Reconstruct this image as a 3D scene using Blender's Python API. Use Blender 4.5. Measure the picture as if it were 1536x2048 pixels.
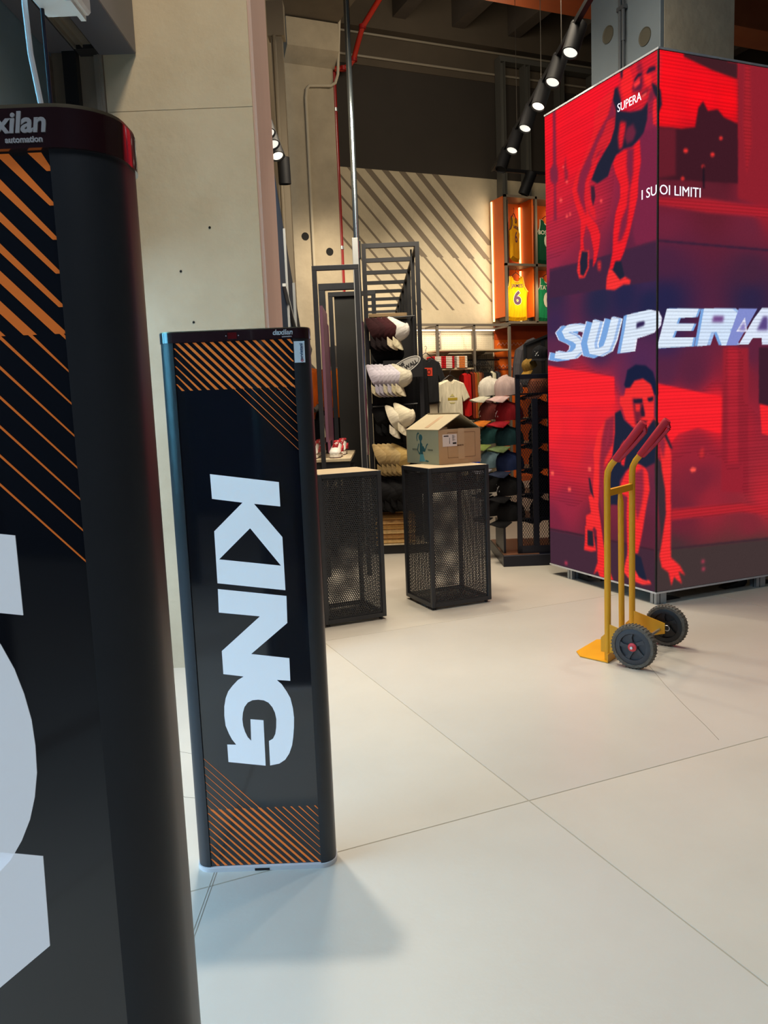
import bpy, bmesh, math, random, json
import numpy as np
from mathutils import Vector, Matrix
from mathutils.geometry import tessellate_polygon
for o in list(bpy.data.objects): bpy.data.objects.remove(o)
SC = bpy.context.scene; COL = SC.collection
random.seed(7); R = math.radians; PI = math.pi
# ---------------- camera, world, lights, exposure ----------------
YAW = R(22.9765); PITCH = R(7.5244); ROLL = R(-2.3209)
fw = Vector((math.sin(YAW)*math.cos(PITCH), math.cos(YAW)*math.cos(PITCH), -math.sin(PITCH)))
rt = Vector((math.cos(YAW), -math.sin(YAW), 0)); up = rt.cross(fw)
r2 = rt*math.cos(ROLL)+up*math.sin(ROLL); u2 = -rt*math.sin(ROLL)+up*math.cos(ROLL)
cd = bpy.data.cameras.new('camera'); cam = bpy.data.objects.new('camera', cd); COL.objects.link(cam)
m = Matrix((r2, u2, -fw)).transposed().to_4x4(); m.translation = (0, 0, 1.44); cam.matrix_world = m
cd.sensor_fit = 'HORIZONTAL'; cd.sensor_width = 36; cd.lens = 36*1604.93/1536; cd.clip_start = .02
SC.camera = cam
W = bpy.data.worlds.new('world'); SC.world = W; W.use_nodes = True
bgn = W.node_tree.nodes['Background']; bgn.inputs[0].default_value = (.62, .78, 1, 1); bgn.inputs[1].default_value = .40
vs = SC.view_settings; vs.view_transform = 'Standard'; vs.look = 'None'; vs.exposure = 0; vs.gamma = 1; vs.use_curve_mapping = False
FY = R(23.0)                    # the shop front, the security gates and the gondolas stand at 23 degrees to the floor slabs
A_ = Vector((math.cos(FY), -math.sin(FY), 0)); B_ = Vector((math.sin(FY), math.cos(FY), 0))
def F(a, b, z=0): return A_*a+B_*b+Vector((0, 0, z))
def light(kind, loc, energy, color, aim=None, size=.3, sizey=None, spot=80, blend=.6):
    l = bpy.data.lights.new('lamp', kind); l.energy = energy; l.color = color
    if kind == 'AREA':
        l.size = size
        if sizey: l.shape = 'RECTANGLE'; l.size_y = sizey
    else: l.shadow_soft_size = size
    if kind == 'SPOT': l.spot_size = R(spot); l.spot_blend = blend
    o = bpy.data.objects.new('lamp', l); COL.objects.link(o); o.location = loc
    d = Vector(aim)-Vector(loc) if aim else Vector((0, 0, -1))
    o.rotation_euler = d.to_track_quat('-Z', 'Y').to_euler(); return o
WARM = (1, .86, .66); NEUT = (1, .93, .82); COOL = (.72, .85, 1)
# daylight through the glazed shop front on the left
light('AREA', F(-3.2, 1.6, 2.2), 230, (.45, .72, 1), F(0, 2.6, .8), 2.4, 1.8)
light('AREA', F(1.0, -1.8, 5.6), 70, (.90, .95, 1), F(1.0, 1.6, 0), 1.6, 1.6)  # fill lamp above and behind the camera, added to brighten the entrance floor
# ceiling floods of the shop
light('SPOT', F(-.75, 3.55, 6.2), 640, NEUT, F(-.3, 2.0, 0), .09, spot=62)
light('SPOT', F(1.2, 4.6, 6.4), 200, NEUT, F(1.3, 3.9, 0), .12, spot=62)
light('SPOT', F(.1, 7.0, 6.4), 330, WARM, F(.5, 6.0, 0), .1, spot=50)
light('SPOT', F(2.6, 4.6, 6.4), 230, NEUT, F(2.2, 2.6, 0), .14, spot=66)
light('SPOT', F(-.2, 5.6, 6.3), 450, WARM, F(-.6, 4.9, 2.0), .3, spot=70)
light('SPOT', F(.1, 1.6, 6.3), 520, (1, .84, .62), F(-1.0, 4.45, 2.3), .3, spot=56, blend=1)
light('SPOT', (6.2, 9.6, 5.1), 680, WARM, (6.4, 12.3, 2.1), .25, spot=76, blend=1)
light('SPOT', (4.4, 9.8, 5.0), 620, WARM, (4.3, 12.3, 1.9), .25, spot=76, blend=1)
light('AREA', (5.2, 8.6, 6.6), 55, WARM, (5.2, 12.3, 5.0), 2.0, 1.0)
light('AREA', F(.1, 6.4, 4.0), 75, WARM, F(.15, 8.2, 1.4), 1.0, .8)
light('AREA', F(1.2, 5.6, 4.4), 30, WARM, F(1.25, 7.1, 1.0), .8, .6)

# ---------------- materials ----------------
def sl(c):
    if isinstance(c, str): c = tuple(int(c[i:i+2], 16) for i in (0, 2, 4))
    return tuple(((v/255)/12.92 if v/255 <= .04045 else (((v/255)+.055)/1.055)**2.4) for v in c)+(1,)
MATS = {}
def mat(name, col, rough=.5, metal=0, noise=0, scale=8, bump=0, bscale=60, emit=0, coat=0, col2=None, spec=.5, stretch=None, trans=0):
    if name in MATS: return MATS[name]
    M = bpy.data.materials.new(name); M.use_nodes = True; nt = M.node_tree; p = nt.nodes['Principled BSDF']
    c = sl(col); p.inputs['Base Color'].default_value = c
    p.inputs['Roughness'].default_value = rough; p.inputs['Metallic'].default_value = metal
    p.inputs['Specular IOR Level'].default_value = spec; p.inputs['Coat Weight'].default_value = coat; p.inputs['Coat Roughness'].default_value = .05
    p.inputs['Transmission Weight'].default_value = trans
    tc = nt.nodes.new('ShaderNodeTexCoord')
    def vec(s):
        mp = nt.nodes.new('ShaderNodeMapping'); mp.inputs['Scale'].default_value = s; nt.links.new(tc.outputs['Object'], mp.inputs[0]); return mp.outputs[0]
    if noise or col2:
        n = nt.nodes.new('ShaderNodeTexNoise'); n.inputs['Scale'].default_value = scale; n.inputs['Detail'].default_value = 6; n.inputs['Roughness'].default_value = .6
        nt.links.new(vec(stretch or (1, 1, 1)), n.inputs['Vector'])
        rp = nt.nodes.new('ShaderNodeValToRGB'); rp.color_ramp.elements[0].position = .3; rp.color_ramp.elements[1].position = .7
        if col2: a, b = c, sl(col2)
        else: a = tuple(v*(1-noise) for v in c[:3])+(1,); b = tuple(min(1, v*(1+noise)) for v in c[:3])+(1,)
        rp.color_ramp.elements[0].color = a; rp.color_ramp.elements[1].color = b
        nt.links.new(n.outputs[0], rp.inputs[0]); nt.links.new(rp.outputs[0], p.inputs['Base Color'])
    if bump:
        n = nt.nodes.new('ShaderNodeTexNoise'); n.inputs['Scale'].default_value = bscale; n.inputs['Detail'].default_value = 4
        nt.links.new(vec(stretch or (1, 1, 1)), n.inputs['Vector'])
        b = nt.nodes.new('ShaderNodeBump'); b.inputs['Strength'].default_value = bump; b.inputs['Distance'].default_value = .02
        nt.links.new(n.outputs[0], b.inputs['Height']); nt.links.new(b.outputs[0], p.inputs['Normal'])
    if emit: M.cycles.emission_sampling = 'NONE'
    if emit: p.inputs['Emission Color'].default_value = c; p.inputs['Emission Strength'].default_value = emit
    MATS[name] = M; return M
def fabric(name, col, **k): return mat(name, col, rough=.9, noise=.18, scale=14, bump=.9, bscale=7, stretch=(2.6, 2.6, .45), spec=.2, **k)
BLK = mat('black_steel', '1c1d20', .45, .2, noise=.12, scale=20)
ANTH = mat('anthracite_steel', '2c2e33', .42, .15, noise=.1, scale=16)
CONC = mat('concrete', '98907f', .82, noise=.16, scale=2.2, bump=.25, bscale=22)
# ---------------- mesh helpers ----------------
class MB:
    def __init__(s): s.v = []; s.f = []; s.m = []
    def add(s, vs, fs, M=None, mi=0):
        n = len(s.v); s.v += [tuple(M @ Vector(v)) if M else tuple(v) for v in vs]; s.f += [tuple(i+n for i in f) for f in fs]; s.m += [mi]*len(fs); return s
    def box(s, x0, x1, y0, y1, z0, z1, M=None, mi=0, ch=0):
        if ch:
            c = min(ch, (x1-x0)*.45, (y1-y0)*.45, (z1-z0)*.45)
            bm = bmesh.new(); bmesh.ops.create_cube(bm, size=1)
            bmesh.ops.scale(bm, vec=(x1-x0, y1-y0, z1-z0), verts=bm.verts); bmesh.ops.translate(bm, vec=((x0+x1)/2, (y0+y1)/2, (z0+z1)/2), verts=bm.verts)
            bmesh.ops.bevel(bm, geom=bm.edges[:], offset=c, segments=1, affect='EDGES', profile=.5)
            vs = [v.co[:] for v in bm.verts]; fs = [[v.index for v in f.verts] for f in bm.faces]; bm.free(); return s.add(vs, fs, M, mi)
        return s.add([(x0, y0, z0), (x1, y0, z0), (x1, y1, z0), (x0, y1, z0), (x0, y0, z1), (x1, y0, z1), (x1, y1, z1), (x0, y1, z1)],
              [(3, 2, 1, 0), (4, 5, 6, 7), (0, 1, 5, 4), (1, 2, 6, 5), (2, 3, 7, 6), (3, 0, 4, 7)], M, mi)
    def bar(s, p, q, w, h=None, M=None, mi=0):
        p = Vector(p); q = Vector(q); h = h or w; d = (q-p); L = d.length; d.normalize()
        ref = Vector((0, 0, 1)) if abs(d.z) < .9 else Vector((0, 1, 0))
        x = d.cross(ref).normalized(); y = x.cross(d)
        vs = [p+t*d*L+x*sx*w/2+y*sy*h/2 for t in (0, 1) for sx, sy in ((-1, -1), (1, -1), (1, 1), (-1, 1))]
        return s.add(vs, [(0, 1, 2, 3), (7, 6, 5, 4), (0, 4, 5, 1), (1, 5, 6, 2), (2, 6, 7, 3), (3, 7, 4, 0)], M, mi)
    def tube(s, pts, r, n=10, M=None, mi=0, caps=True, sx=1):
        pts = [Vector(p) for p in pts]; rs = r if isinstance(r, (list, tuple)) else [r]*len(pts); vs = []; px = None
        for i, p in enumerate(pts):
            d = (pts[min(i+1, len(pts)-1)]-pts[max(i-1, 0)]).normalized()
            if px is None: ref = Vector((0, 0, 1)) if abs(d.z) < .9 else Vector((1, 0, 0)); px = d.cross(ref).normalized()
            else: px = (px-d*px.dot(d)).normalized()
            py = d.cross(px)
            vs += [p+px*math.cos(2*PI*k/n)*rs[i]*sx+py*math.sin(2*PI*k/n)*rs[i] for k in range(n)]
        fs = [(i*n+k, i*n+(k+1) % n, (i+1)*n+(k+1) % n, (i+1)*n+k) for i in range(len(pts)-1) for k in range(n)]
        if caps: fs += [tuple(range(n))[::-1], tuple((len(pts)-1)*n+k for k in range(n))]
        return s.add(vs, fs, M, mi)
    def lathe(s, prof, n=24, M=None, mi=0):
        vs = [(r*math.cos(2*PI*k/n), r*math.sin(2*PI*k/n), z) for r, z in prof for k in range(n)]
        fs = [(i*n+k, i*n+(k+1) % n, (i+1)*n+(k+1) % n, (i+1)*n+k) for i in range(len(prof)-1) for k in range(n)]
        return s.add(vs, fs, M, mi)
    def poly(s, outs, y0, y1, M=None, mi=0):     # outline(s) in the local XZ plane, extruded along Y; later loops are holes
        L = [[Vector((x, z, 0)) for x, z in o] for o in outs]; tri = tessellate_polygon(L); P = [q for o in outs for q in o]; n = len(P)
        vs = [(x, y0, z) for x, z in P]+[(x, y1, z) for x, z in P]; fs = []
        for a, b, c in tri: fs += [(a, b, c), (c+n, b+n, a+n)]
        k = 0
        for o in outs:
            for i in range(len(o)): j = (i+1) % len(o); fs.append((k+i, k+j, k+j+n, k+i+n))
            k += len(o)
        return s.add(vs, fs, M, mi)
    def mesh(s, name, ms, smooth=False):
        me = bpy.data.meshes.new(name); me.from_pydata(s.v, [], s.f)
        for mm in (ms if isinstance(ms, (list, tuple)) else [ms]): me.materials.append(mm)
        if any(s.m): me.polygons.foreach_set('material_index', s.m)
        bm = bmesh.new(); bm.from_mesh(me); bmesh.ops.recalc_face_normals(bm, faces=bm.faces[:]); bm.to_mesh(me); bm.free()
        if smooth:
            me.shade_smooth()
            try: me.set_sharp_from_angle(angle=R(38))
            except Exception: pass
        return me
    def obj(s, name, ms, parent=None, smooth=False):
        return link(name, s.mesh(name, ms, smooth), parent)
def link(name, me, parent=None):
    o = bpy.data.objects.new(name, me); COL.objects.link(o)
    if parent: o.parent = parent
    return o
def tag(o, label, cat, group=None, kind=None):
    if label: o['label'] = label
    if cat: o['category'] = cat
    if group: o['group'] = group
    if kind: o['kind'] = kind
    return o
def thing(name, label, cat, loc, rz=0, group=None):
    o = bpy.data.objects.new(name, None); COL.objects.link(o); o.location = loc; o.rotation_euler = (0, 0, rz); o.empty_display_size = .1
    return tag(o, label, cat, group)
def struct(o, label=None, cat=None):
    o['kind'] = 'structure'; return tag(o, label, cat)
def copy_tree(o, parent=None):
    c = o.copy(); COL.objects.link(c); c.parent = parent
    for ch in list(o.children): copy_tree(ch, c)
    return c
def put(o, loc, rz=0, label=None, group=None):
    o.location = loc; o.rotation_euler = (0, 0, rz)
    if label: o['label'] = label
    if group: o['group'] = group
    return o
TXT = {}
def text_mesh(s, size, bold=0, ex=.0006, shear=0, align='CENTER'):
    k = (s, size, bold, shear, align)
    if k in TXT: return TXT[k]
    c = bpy.data.curves.new('t', 'FONT'); c.body = s; c.size = size; c.offset = bold; c.extrude = ex; c.align_x = align; c.shear = shear; c.resolution_u = 3
    o = bpy.data.objects.new('t', c); COL.objects.link(o); bpy.context.view_layer.update()
    me = bpy.data.meshes.new_from_object(o.evaluated_get(bpy.context.evaluated_depsgraph_get()))
    bpy.data.objects.remove(o); bpy.data.curves.remove(c); me.name = 'lettering'; TXT[k] = me; return me
def text(s, size, M, material, parent, bold=0, name='lettering', shear=0, align='CENTER', sx=1, width=None):
    me = text_mesh(s, size, bold, shear=shear, align=align).copy()
    if width:
        xs_ = [v.co.x for v in me.vertices]; sx = width/(max(xs_)-min(xs_))
    me.transform(M @ Matrix.Diagonal((sx, 1, 1, 1))); me.materials.clear(); me.materials.append(material)
    return link(name, me, parent)
def frameM(o, x, y): # columns: text x direction, text y direction
    x = Vector(x).normalized(); y = Vector(y).normalized(); z = x.cross(y)
    M_ = Matrix((x, y, z)).transposed().to_4x4(); M_.translation = Vector(o); return M_
# ---------------- floor ----------------
FLOORM = mat('floor_slab', 'bfbab0', .3, noise=.05, scale=1.3, bump=.04, bscale=30, spec=.5)
FLOORM2 = mat('floor_slab_warm', 'c2bcb0', .32, noise=.05, scale=1.7, bump=.04, bscale=30, spec=.5)
GROUT = mat('grout', 'a39b8a', .9)
mb = MB(); mb.box(-7, 15, -7, 13.4, -.12, -.0015); fl = struct(mb.obj('floor', GROUT))
xs = [-7, -4.2, -1.34, 1.517, 4.37, 7.22, 10.07, 12.9, 15]; ys = [-7, -4.56, -2.26, .04, 2.34, 4.64, 6.94, 9.24, 11.54, 13.4]
for i in range(len(xs)-1):
    for j in range(len(ys)-1):
        g = .0028; mb = MB(); mb.box(xs[i]+g, xs[i+1]-g, ys[j]+g, ys[j+1]-g, -.03, 0, ch=.0008)
        mb.obj('floor_slab', FLOORM if (i+j) % 2 else FLOORM2, fl)
STRIP = mat('joint_strip', 'a29b8b', .7)
mb = MB()
for d in (-.004, .004): mb.bar(F(-.58+d, 1.0, .0004), F(-.58+d, 4.4, .0004), .002, .001)
mb.obj('threshold_joint', STRIP, fl)
mb = MB(); pts = [(2.93, 3.34), (2.86, 3.2), (2.77, 3.02), (2.66, 2.78), (2.56, 2.54), (2.50, 2.41)]
for p, q in zip(pts, pts[1:]): mb.bar((*p, .0003), (*q, .0003), .0022, .001)
mb.obj('hairline_crack', mat('crack', '8d8576', .9), fl)
mb = MB(); pts = [(-.60, 2.72), (-.62, 2.78), (-.69, 2.80), (-.72, 2.86), (-.80, 2.88), (-.86, 2.95)]
for p, q in zip(pts, pts[1:]): mb.bar(F(*p, .0003), F(*q, .0003), .0016, .001)
pts = [(-.93, 3.30), (-.80, 3.24), (-.70, 3.21)]
for p, q in zip(pts, pts[1:]): mb.bar(F(*p, .0003), F(*q, .0003), .0016, .001)
mb.obj('hairline_crack', MATS['crack'], fl)
# ---------------- back wall ----------------
PLAS = mat('raw_plaster', 'b3a68c', .85, noise=.1, scale=2.5, bump=.3, bscale=14)
DARKW = mat('dark_paint', '2f2923', .9, noise=.08, scale=2)
BROWN = mat('brown_concrete', '4e4437', .9, noise=.12, scale=1.4)
mb = MB(); mb.box(1.5, 15, 12.3, 12.5, 0, 5.18); wb = struct(mb.obj('wall_back', PLAS))
mb = MB(); mb.box(1.5, 15, 12.295, 12.49, 5.18, 6.72); mb.obj('dark_painted_band', DARKW, wb)
mb = MB(); mb.box(1.5, 15, 12.28, 12.48, 6.72, 8.6); mb.obj('upper_concrete', BROWN, wb)
STR = mat('wall_stripe_paint', '6e6252', .85)
def stripe(s, w, x0, x1, z0, z1):  # diagonal painted stripe following x+z=s (slope -1), clipped to the plaster
    pts = []
    zt = min(z1, s-x0); zb = max(z0, s-x1)
    if zt <= zb: return
    h = w*.7
    mb = MB(); mb.poly([[(s-zt-h, zt), (s-zt+h, zt), (s-zb+h, zb), (s-zb-h, zb)]], 12.2975, 12.301); mb.obj('painted_stripe', STR, wb)
# thick above, thin below, like the stripes on the gates; slope measured on the wall
SL = .965
def wstripe(xa, za, xb, zb, w):
    mb = MB(); h = w/2; mb.poly([[(xa-h, za), (xa+h, za), (xb+h, zb), (xb-h, zb)]], 12.297, 12.302); mb.obj('painted_stripe', STR, wb)
for k in range(-3, 7):
    x0 = 4.58+.298*k if k > 0 else 4.58+.30*k
    xa = max(x0, 4.585); za = 5.18-(xa-x0)*1.056; thick = k > 0
    zm = 3.86 if thick else 3.0; xm = xa+(za-zm)/1.056
    if xm > 7.40: zm = za-(7.40-xa)*1.056; xm = 7.40
    wstripe(xa, za, xm, zm, .115 if thick else .045)
    if thick and xm < 7.39:
        zb = 3.11; xb = xm+(zm-zb)/1.056
        if xb > 7.40: zb = zm-(7.40-xm)*1.056; xb = 7.40
        wstripe(xm, zm, xb, zb, .045)
# conduits across the upper wall
COND = mat('grey_conduit', '8d8474', .5)
for n_, zz in enumerate((7.18, 6.84)):
    mb = MB(); mb.tube([(4.62, 12.26, zz), (13, 12.26, zz)], .018); o = mb.obj('conduit', COND)
    tag(o, ['thin grey conduit running along the top of the back wall', 'thin grey conduit just above the dark painted band of the back wall'][n_], 'pipe')
# ceiling
mb = MB(); mb.box(-4, 15, -5, 13.4, 8.3, 8.5); ce = struct(mb.obj('ceiling', mat('dark_ceiling', '1d1a17', .95)))
for i in range(14):
    x = -1.56+1.04*i
    if x < 1: continue
    mb = MB(); mb.box(x-.11, x+.11, 7.5, 12.1, 7.40, 8.3); mb.obj('joist', mat('ceiling_joist', '4a4138', .9, noise=.15, scale=2), ce)
mb = MB(); mb.box(1.5, 15, 12.1, 12.3, 7.2, 8.3); mb.obj('edge_beam', BROWN, ce)
# cross beam behind the screen pillar, the screen's orange reflection painted into its colour
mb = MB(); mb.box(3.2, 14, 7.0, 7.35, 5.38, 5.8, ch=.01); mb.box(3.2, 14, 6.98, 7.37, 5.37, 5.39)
tag(mb.obj('cross_beam', mat('screen_glow_steel', 'c87a52', .28, .55, col2='a8583c', scale=1.2)), 'steel beam with the orange screen reflection painted on, crossing the ceiling behind the screen pillar', 'beam')
mb = MB(); mb.box(14.8, 15, -7, 13.4, 0, 8.5); struct(mb.obj('wall_right', PLAS))
mb = MB(); mb.box(-7, 15, -5.2, -5.0, 0, 8.5); struct(mb.obj('wall_front_added', mat('added_wall_blue', '4a5562', .7)))  # unseen wall behind the camera, added to darken reflections in the gate panels
# ---------------- pilaster (grid aligned) ----------------
mb = MB(); mb.box(3.72, 4.53, 11.95, 12.3, 0, 6.62, ch=.01); pil = thing('concrete_pilaster', 'raw concrete pilaster with capital at the left end of the back wall', 'column', (0, 0, 0)); pil['kind'] = 'structure'; mb.obj('shaft', mat('pilaster_concrete', 'a0937c', .85, noise=.14, scale=2.5, bump=.25, bscale=16), pil)
mb = MB(); mb.poly([[(11.72, 6.62), (11.72, 7.0), (12.3, 7.0), (12.3, 6.46), (11.95, 6.46)]], 3.76, 4.55, Matrix(((0, 1, 0, 0), (1, 0, 0, 0), (0, 0, 1, 0), (0, 0, 0, 1)))); mb.obj('capital', MATS['pilaster_concrete'], pil)
HOLE = mat('hole_black', '0c0a08', .9)
for x, z in ((3.96, 4.02), (4.34, 3.81)):
    mb = MB(); mb.lathe([(.0, .0), (.05, .0), (.058, .004), (.058, -.03)], 18, Matrix.Translation((x, 11.948, z)) @ Matrix.Rotation(PI/2, 4, 'X')); mb.obj('sleeve_hole', HOLE, pil)
mb = MB(); mb.box(3.3, 4.56, 9.5, 12.3, 7.02, 8.3); tag(mb.obj('concrete_beam', mat('beam_concrete', '6d614f', .9, noise=.12, scale=2)), 'heavy concrete roof beam resting on the pilaster capital', 'beam')['kind'] = 'structure'
mb = MB(); mb.tube([(4.07, 11.92, 2.0), (4.07, 11.92, 6.0), (4.09, 11.92, 6.12), (4.13, 11.92, 6.17), (4.3, 11.92, 6.19), (4.46, 11.9, 6.2), (4.53, 11.88, 6.24), (4.57, 11.86, 6.36), (4.575, 11.7, 7.15)], .022, 8); tag(mb.obj('conduit', mat('beige_conduit', 'b0a48d', .5)), 'beige conduit climbing the pilaster and bending under its capital', 'pipe')
REDP = mat('red_pipe', '8e1414', .35, coat=.3)
rp = thing('sprinkler_pipe', 'red sprinkler riser beside the concrete pilaster', 'pipe', (4.63, 12.2, 0))
mb = MB(); mb.tube([(0, 0, 1.8), (0, 0, 6.7)], .035, 12); mb.obj('riser', REDP, rp, True)
for z in (3.9, 5.95): mb = MB(); mb.tube([(0, 0, z), (0, 0, z+.05)], .045, 12); mb.obj('pipe_clamp', mat('zinc', 'b9bcc0', .35, .9), rp, True)
mb = MB(); mb.tube([(0, -.05, 6.55), (.12, -.1, 6.55), (.2, -.15, 6.58), (.26, -.2, 6.66), (.28, -.3, 6.8), (.3, -.5, 7.0), (.5, -.9, 7.35)], .04, 10); mb.obj('branch_pipe', mat('red_pipe_bright', 'a52412', .35), rp, True)
for p in ((.12, -.1, 6.55), (.26, -.2, 6.66), (.3, -.5, 7.0)): mb = MB(); mb.lathe([(0, -.03), (.055, -.03), (.055, .03), (0, .03)], 10, Matrix.Translation(p)); mb.obj('coupling', REDP, rp, True)
# metal stud frame right on the back wall
st = thing('stud_frame', 'grey metal stud frame standing against the dark upper wall above the jersey bays', 'frame', (0, 12.1, 0))
STUD = mat('galvanised_stud', '6b6a64', .5, .5)
for x in (7.55, 8.03, 8.72, 9.4):
    mb = MB(); mb.box(x-.05, x+.05, .02, .12, 2.8, 6.98); mb.box(x-.05, x-.038, -.05, .02, 2.8, 6.98); mb.box(x+.038, x+.05, -.05, .02, 2.8, 6.98); mb.obj('stud', STUD, st)
mb = MB(); mb.box(7.5, 12, -.05, .12, 6.98, 7.06); mb.obj('top_track', STUD, st)
# ---------------- left shop front (F frame) ----------------
Fm = lambda a, b, z=0: F(a, b, z)
RZ = -FY
def fthing(name, label, cat, a, b, z=0, group=None): return thing(name, label, cat, F(a, b, z), RZ, group)
colm = fthing('concrete_column', 'wide raw concrete column beside the shop entrance, behind the narrow gate', 'column', -.99, 4.45)
colm['kind'] = 'structure'
COLC = mat('column_concrete', 'b09f84', .82, col2='c2b399', scale=1.6, bump=.22, bscale=18)
mb = MB(); mb.box(-.375, .385, 0, .66, 0, 3.02); mb.box(-.375, .385, .004, .66, 3.02, 3.024); mb.box(-.375, .385, .0015, .66, 3.024, 8.3); mb.obj('shaft', COLC, colm)
mb = MB(); mb.box(.385, .405, .012, .66, 0, 8.3); mb.obj('side_panel', mat('screen_glow_plaster', 'b39a90', .7, noise=.05, scale=3, stretch=(1, 1, .2)), colm)  # smooth plaster face with the screen's red glow painted into its colour
mb = MB(); mb.box(-.42, -.378, -.015, .1, 0, 3.7); mb.box(-.40, -.392, -.022, -.015, 0, 3.7); mb.obj('corner_channel', mat('taupe_metal', '8f857a', .5, .2), colm)
mb = MB()
for x, z in ((.12, 2.42), (-.05, 2.2), (.0, 1.93), (-.1, 1.6), (.25, 1.75)): mb.lathe([(0, 0), (.006, 0), (.007, .002)], 8, Matrix.Translation((x, -.0005, z)) @ Matrix.Rotation(PI/2, 4, 'X'))
mb.obj('pinholes', HOLE, colm)['kind'] = 'stuff'
# shop front plane left of the column
sf = struct(fthing('wall_left', None, None, -1.63, 0), 'glazed shop front to the left of the entrance')
BG = mat('blue_grey_panel', '6d8799', .35, .3, noise=.08, scale=3)
mb = MB(); mb.box(-.06, 0, -2, 4.44, 3.06, 3.32); mb.box(-.06, 0, 3.6, 4.44, 2.2, 3.06); mb.obj('spandrel_panel', BG, sf)
mb = MB(); mb.box(-.09, .05, -2, 4.44, 3.32, 3.44); mb.obj('transom', mat('pale_aluminium', '8b949b', .35, .7), sf)
for b in (-2, .2, 2.2): mb = MB(); mb.box(-.06, .04, b, b+.07, 0, 3.36); mb.obj('mullion', mat('dark_aluminium', '2c2d31', .4, .5), sf)
mb = MB(); mb.box(-.02, .0, 4.37, 4.45, 0, 3.3); mb.obj('jamb', mat('taupe_metal', '', .5), sf)
dh = fthing('door_header', 'grey sliding door header box hanging above the entrance at upper left', 'door header', -1.28, 0)
GREYH = mat('header_grey', '5b5b63', .4, .2); 
mb = MB(); mb.box(-.10, .09, -1.6, 4.445, 3.30, 3.95, ch=.004); mb.obj('header_box', GREYH, dh)
mb = MB(); mb.box(-.20, -.115, -1.6, 4.36, 3.32, 3.36); mb.box(-.20, -.19, -1.6, 4.36, 3.3, 3.36); mb.box(-.16, -.155, -1.6, 4.36, 3.305, 3.36); mb.obj('door_track', mat('bright_aluminium', '9b9488', .3, .7), dh)
mb = MB(); mb.box(-.20, -.10, 4.36, 4.45, 3.30, 3.40); mb.obj('track_end', mat('black_rubber', '101114', .8), dh)
mb = MB(); mb.box(-.345, -.215, -1.6, 4.42, 3.31, 3.42); mb.obj('header_rail', GREYH, dh)
mb = MB(); mb.box(-1.85, -1.41, 4.452, 5.1, 0, 3.9); 
o = mb.obj('wall_left', mat('warm_grey_wall', '7d7163', .8)); o.rotation_euler = (0, 0, RZ); struct(o)
mb = MB(); mb.box(-1.56, -1.49, 4.40, 4.452, 0, 3.6); o = mb.obj('door_1', MATS['dark_aluminium']); o.rotation_euler = (0, 0, RZ); struct(o, 'dark frame of the entrance door')
# small window beyond
wn = struct(fthing('window_1', None, None, -1.66, 2.6)); 
mb = MB(); mb.box(-.04, .05, -2.5, 1.0, 3.0, 3.06); mb.box(-.04, .05, .94, 1.0, 1.2, 3.06); mb.obj('window_frame', MATS['dark_aluminium'], wn)
mb = MB(); mb.box(-.005, .005, -2.5, .94, 1.2, 3.0); mb.obj('pane', mat('teal_glass', '8fd0d8', .05, 0, trans=1), wn)
cb = tag((MB().tube([F(-.49, 1.3, 1.64), F(-.496, 1.3, 1.80), F(-.497, 1.3, 1.9), F(-.508, 1.3, 1.99), F(-.51, 1.3, 2.06), F(-.505, 1.3, 2.2), F(-.5, 1.3, 3.4)], .0042, 8)).obj('cable', mat('white_cable', 'd9dcdf', .5)), 'white cable hanging down behind the near gate', 'cable')
cb = tag((MB().tube([F(-.482, 1.3, 1.64), F(-.484, 1.3, 1.95), F(-.487, 1.3, 3.4)], .003, 8)).obj('cable', mat('navy_cable', '12142a', .5)), 'thin black cable hanging beside the white one', 'cable')
ws = fthing('door_sensor', 'white sensor box clipped under the top of the entrance at upper left', 'sensor', -.455, 1.3, 2.053)
mb = MB(); mb.box(-.035, .035, -.03, .03, 0, .05, ch=.004); mb.obj('housing', mat('white_plastic', 'd8d6d0', .4), ws)
mb = MB(); mb.box(.018, .026, -.033, .03, -.006, .05); mb.obj('clip', MATS['white_plastic'], ws)
mb = MB(); mb.tube([(0, 0, .05), (0, 0, 1.3)], .004); mb.obj('drop_rod', MATS['white_plastic'], ws)
# concrete wall and glazing behind the column (left side wall of the shop)
mb = MB(); mb.box(-1.32, -1.12, 5.3, 11.5, 0, 8.3); o = mb.obj('wall_left', mat('side_concrete', '8d7f69', .85, noise=.12, scale=2)); o.rotation_euler = (0, 0, RZ); struct(o)
mb = MB(); mb.box(-.06, .06, -.02, .1, 0, 5.75); mb.box(-.09, .09, -.05, .12, 5.4, 5.75); mb.tube([(-.02, -.05, 0), (-.02, -.05, 5.4)], .02, 8)
o = mb.obj('downpipe', mat('putty_paint', 'a2957f', .6)); o.location = F(-.95, 9.2); o.rotation_euler = (0, 0, RZ); tag(o, 'putty-coloured boxed downpipe in the corner left of the pilaster', 'pipe')
bp = fthing('window_panel', 'tall dark blue glazed panel between the column and the pilaster', 'window', -.86, 6.0)
mb = MB(); mb.poly([[(0, 0), (3.1, 0), (2.95, 2.3), (1.2, 3.5), (.7, 3.72), (0, 4.0)]], 0, .03, Matrix(((0, 1, 0, 0), (1, 0, 0, 0), (0, 0, 1, 0), (0, 0, 0, 1)))); mb.obj('pane', mat('night_blue_glass', '1f2f45', .6, 0, spec=.15), bp)
mb = MB(); mb.bar((.04, 1.7, 0), (.04, 1.7, 3.1), .02); mb.bar((.04, 2.3, 0), (.04, 2.3, 2.7), .03); mb.bar((.045, 1.4, 2.55), (.045, 2.8, 2.0), .03); mb.obj('glazing_bar', mat('pale_bar', 'a8adb0', .5), bp)
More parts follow.
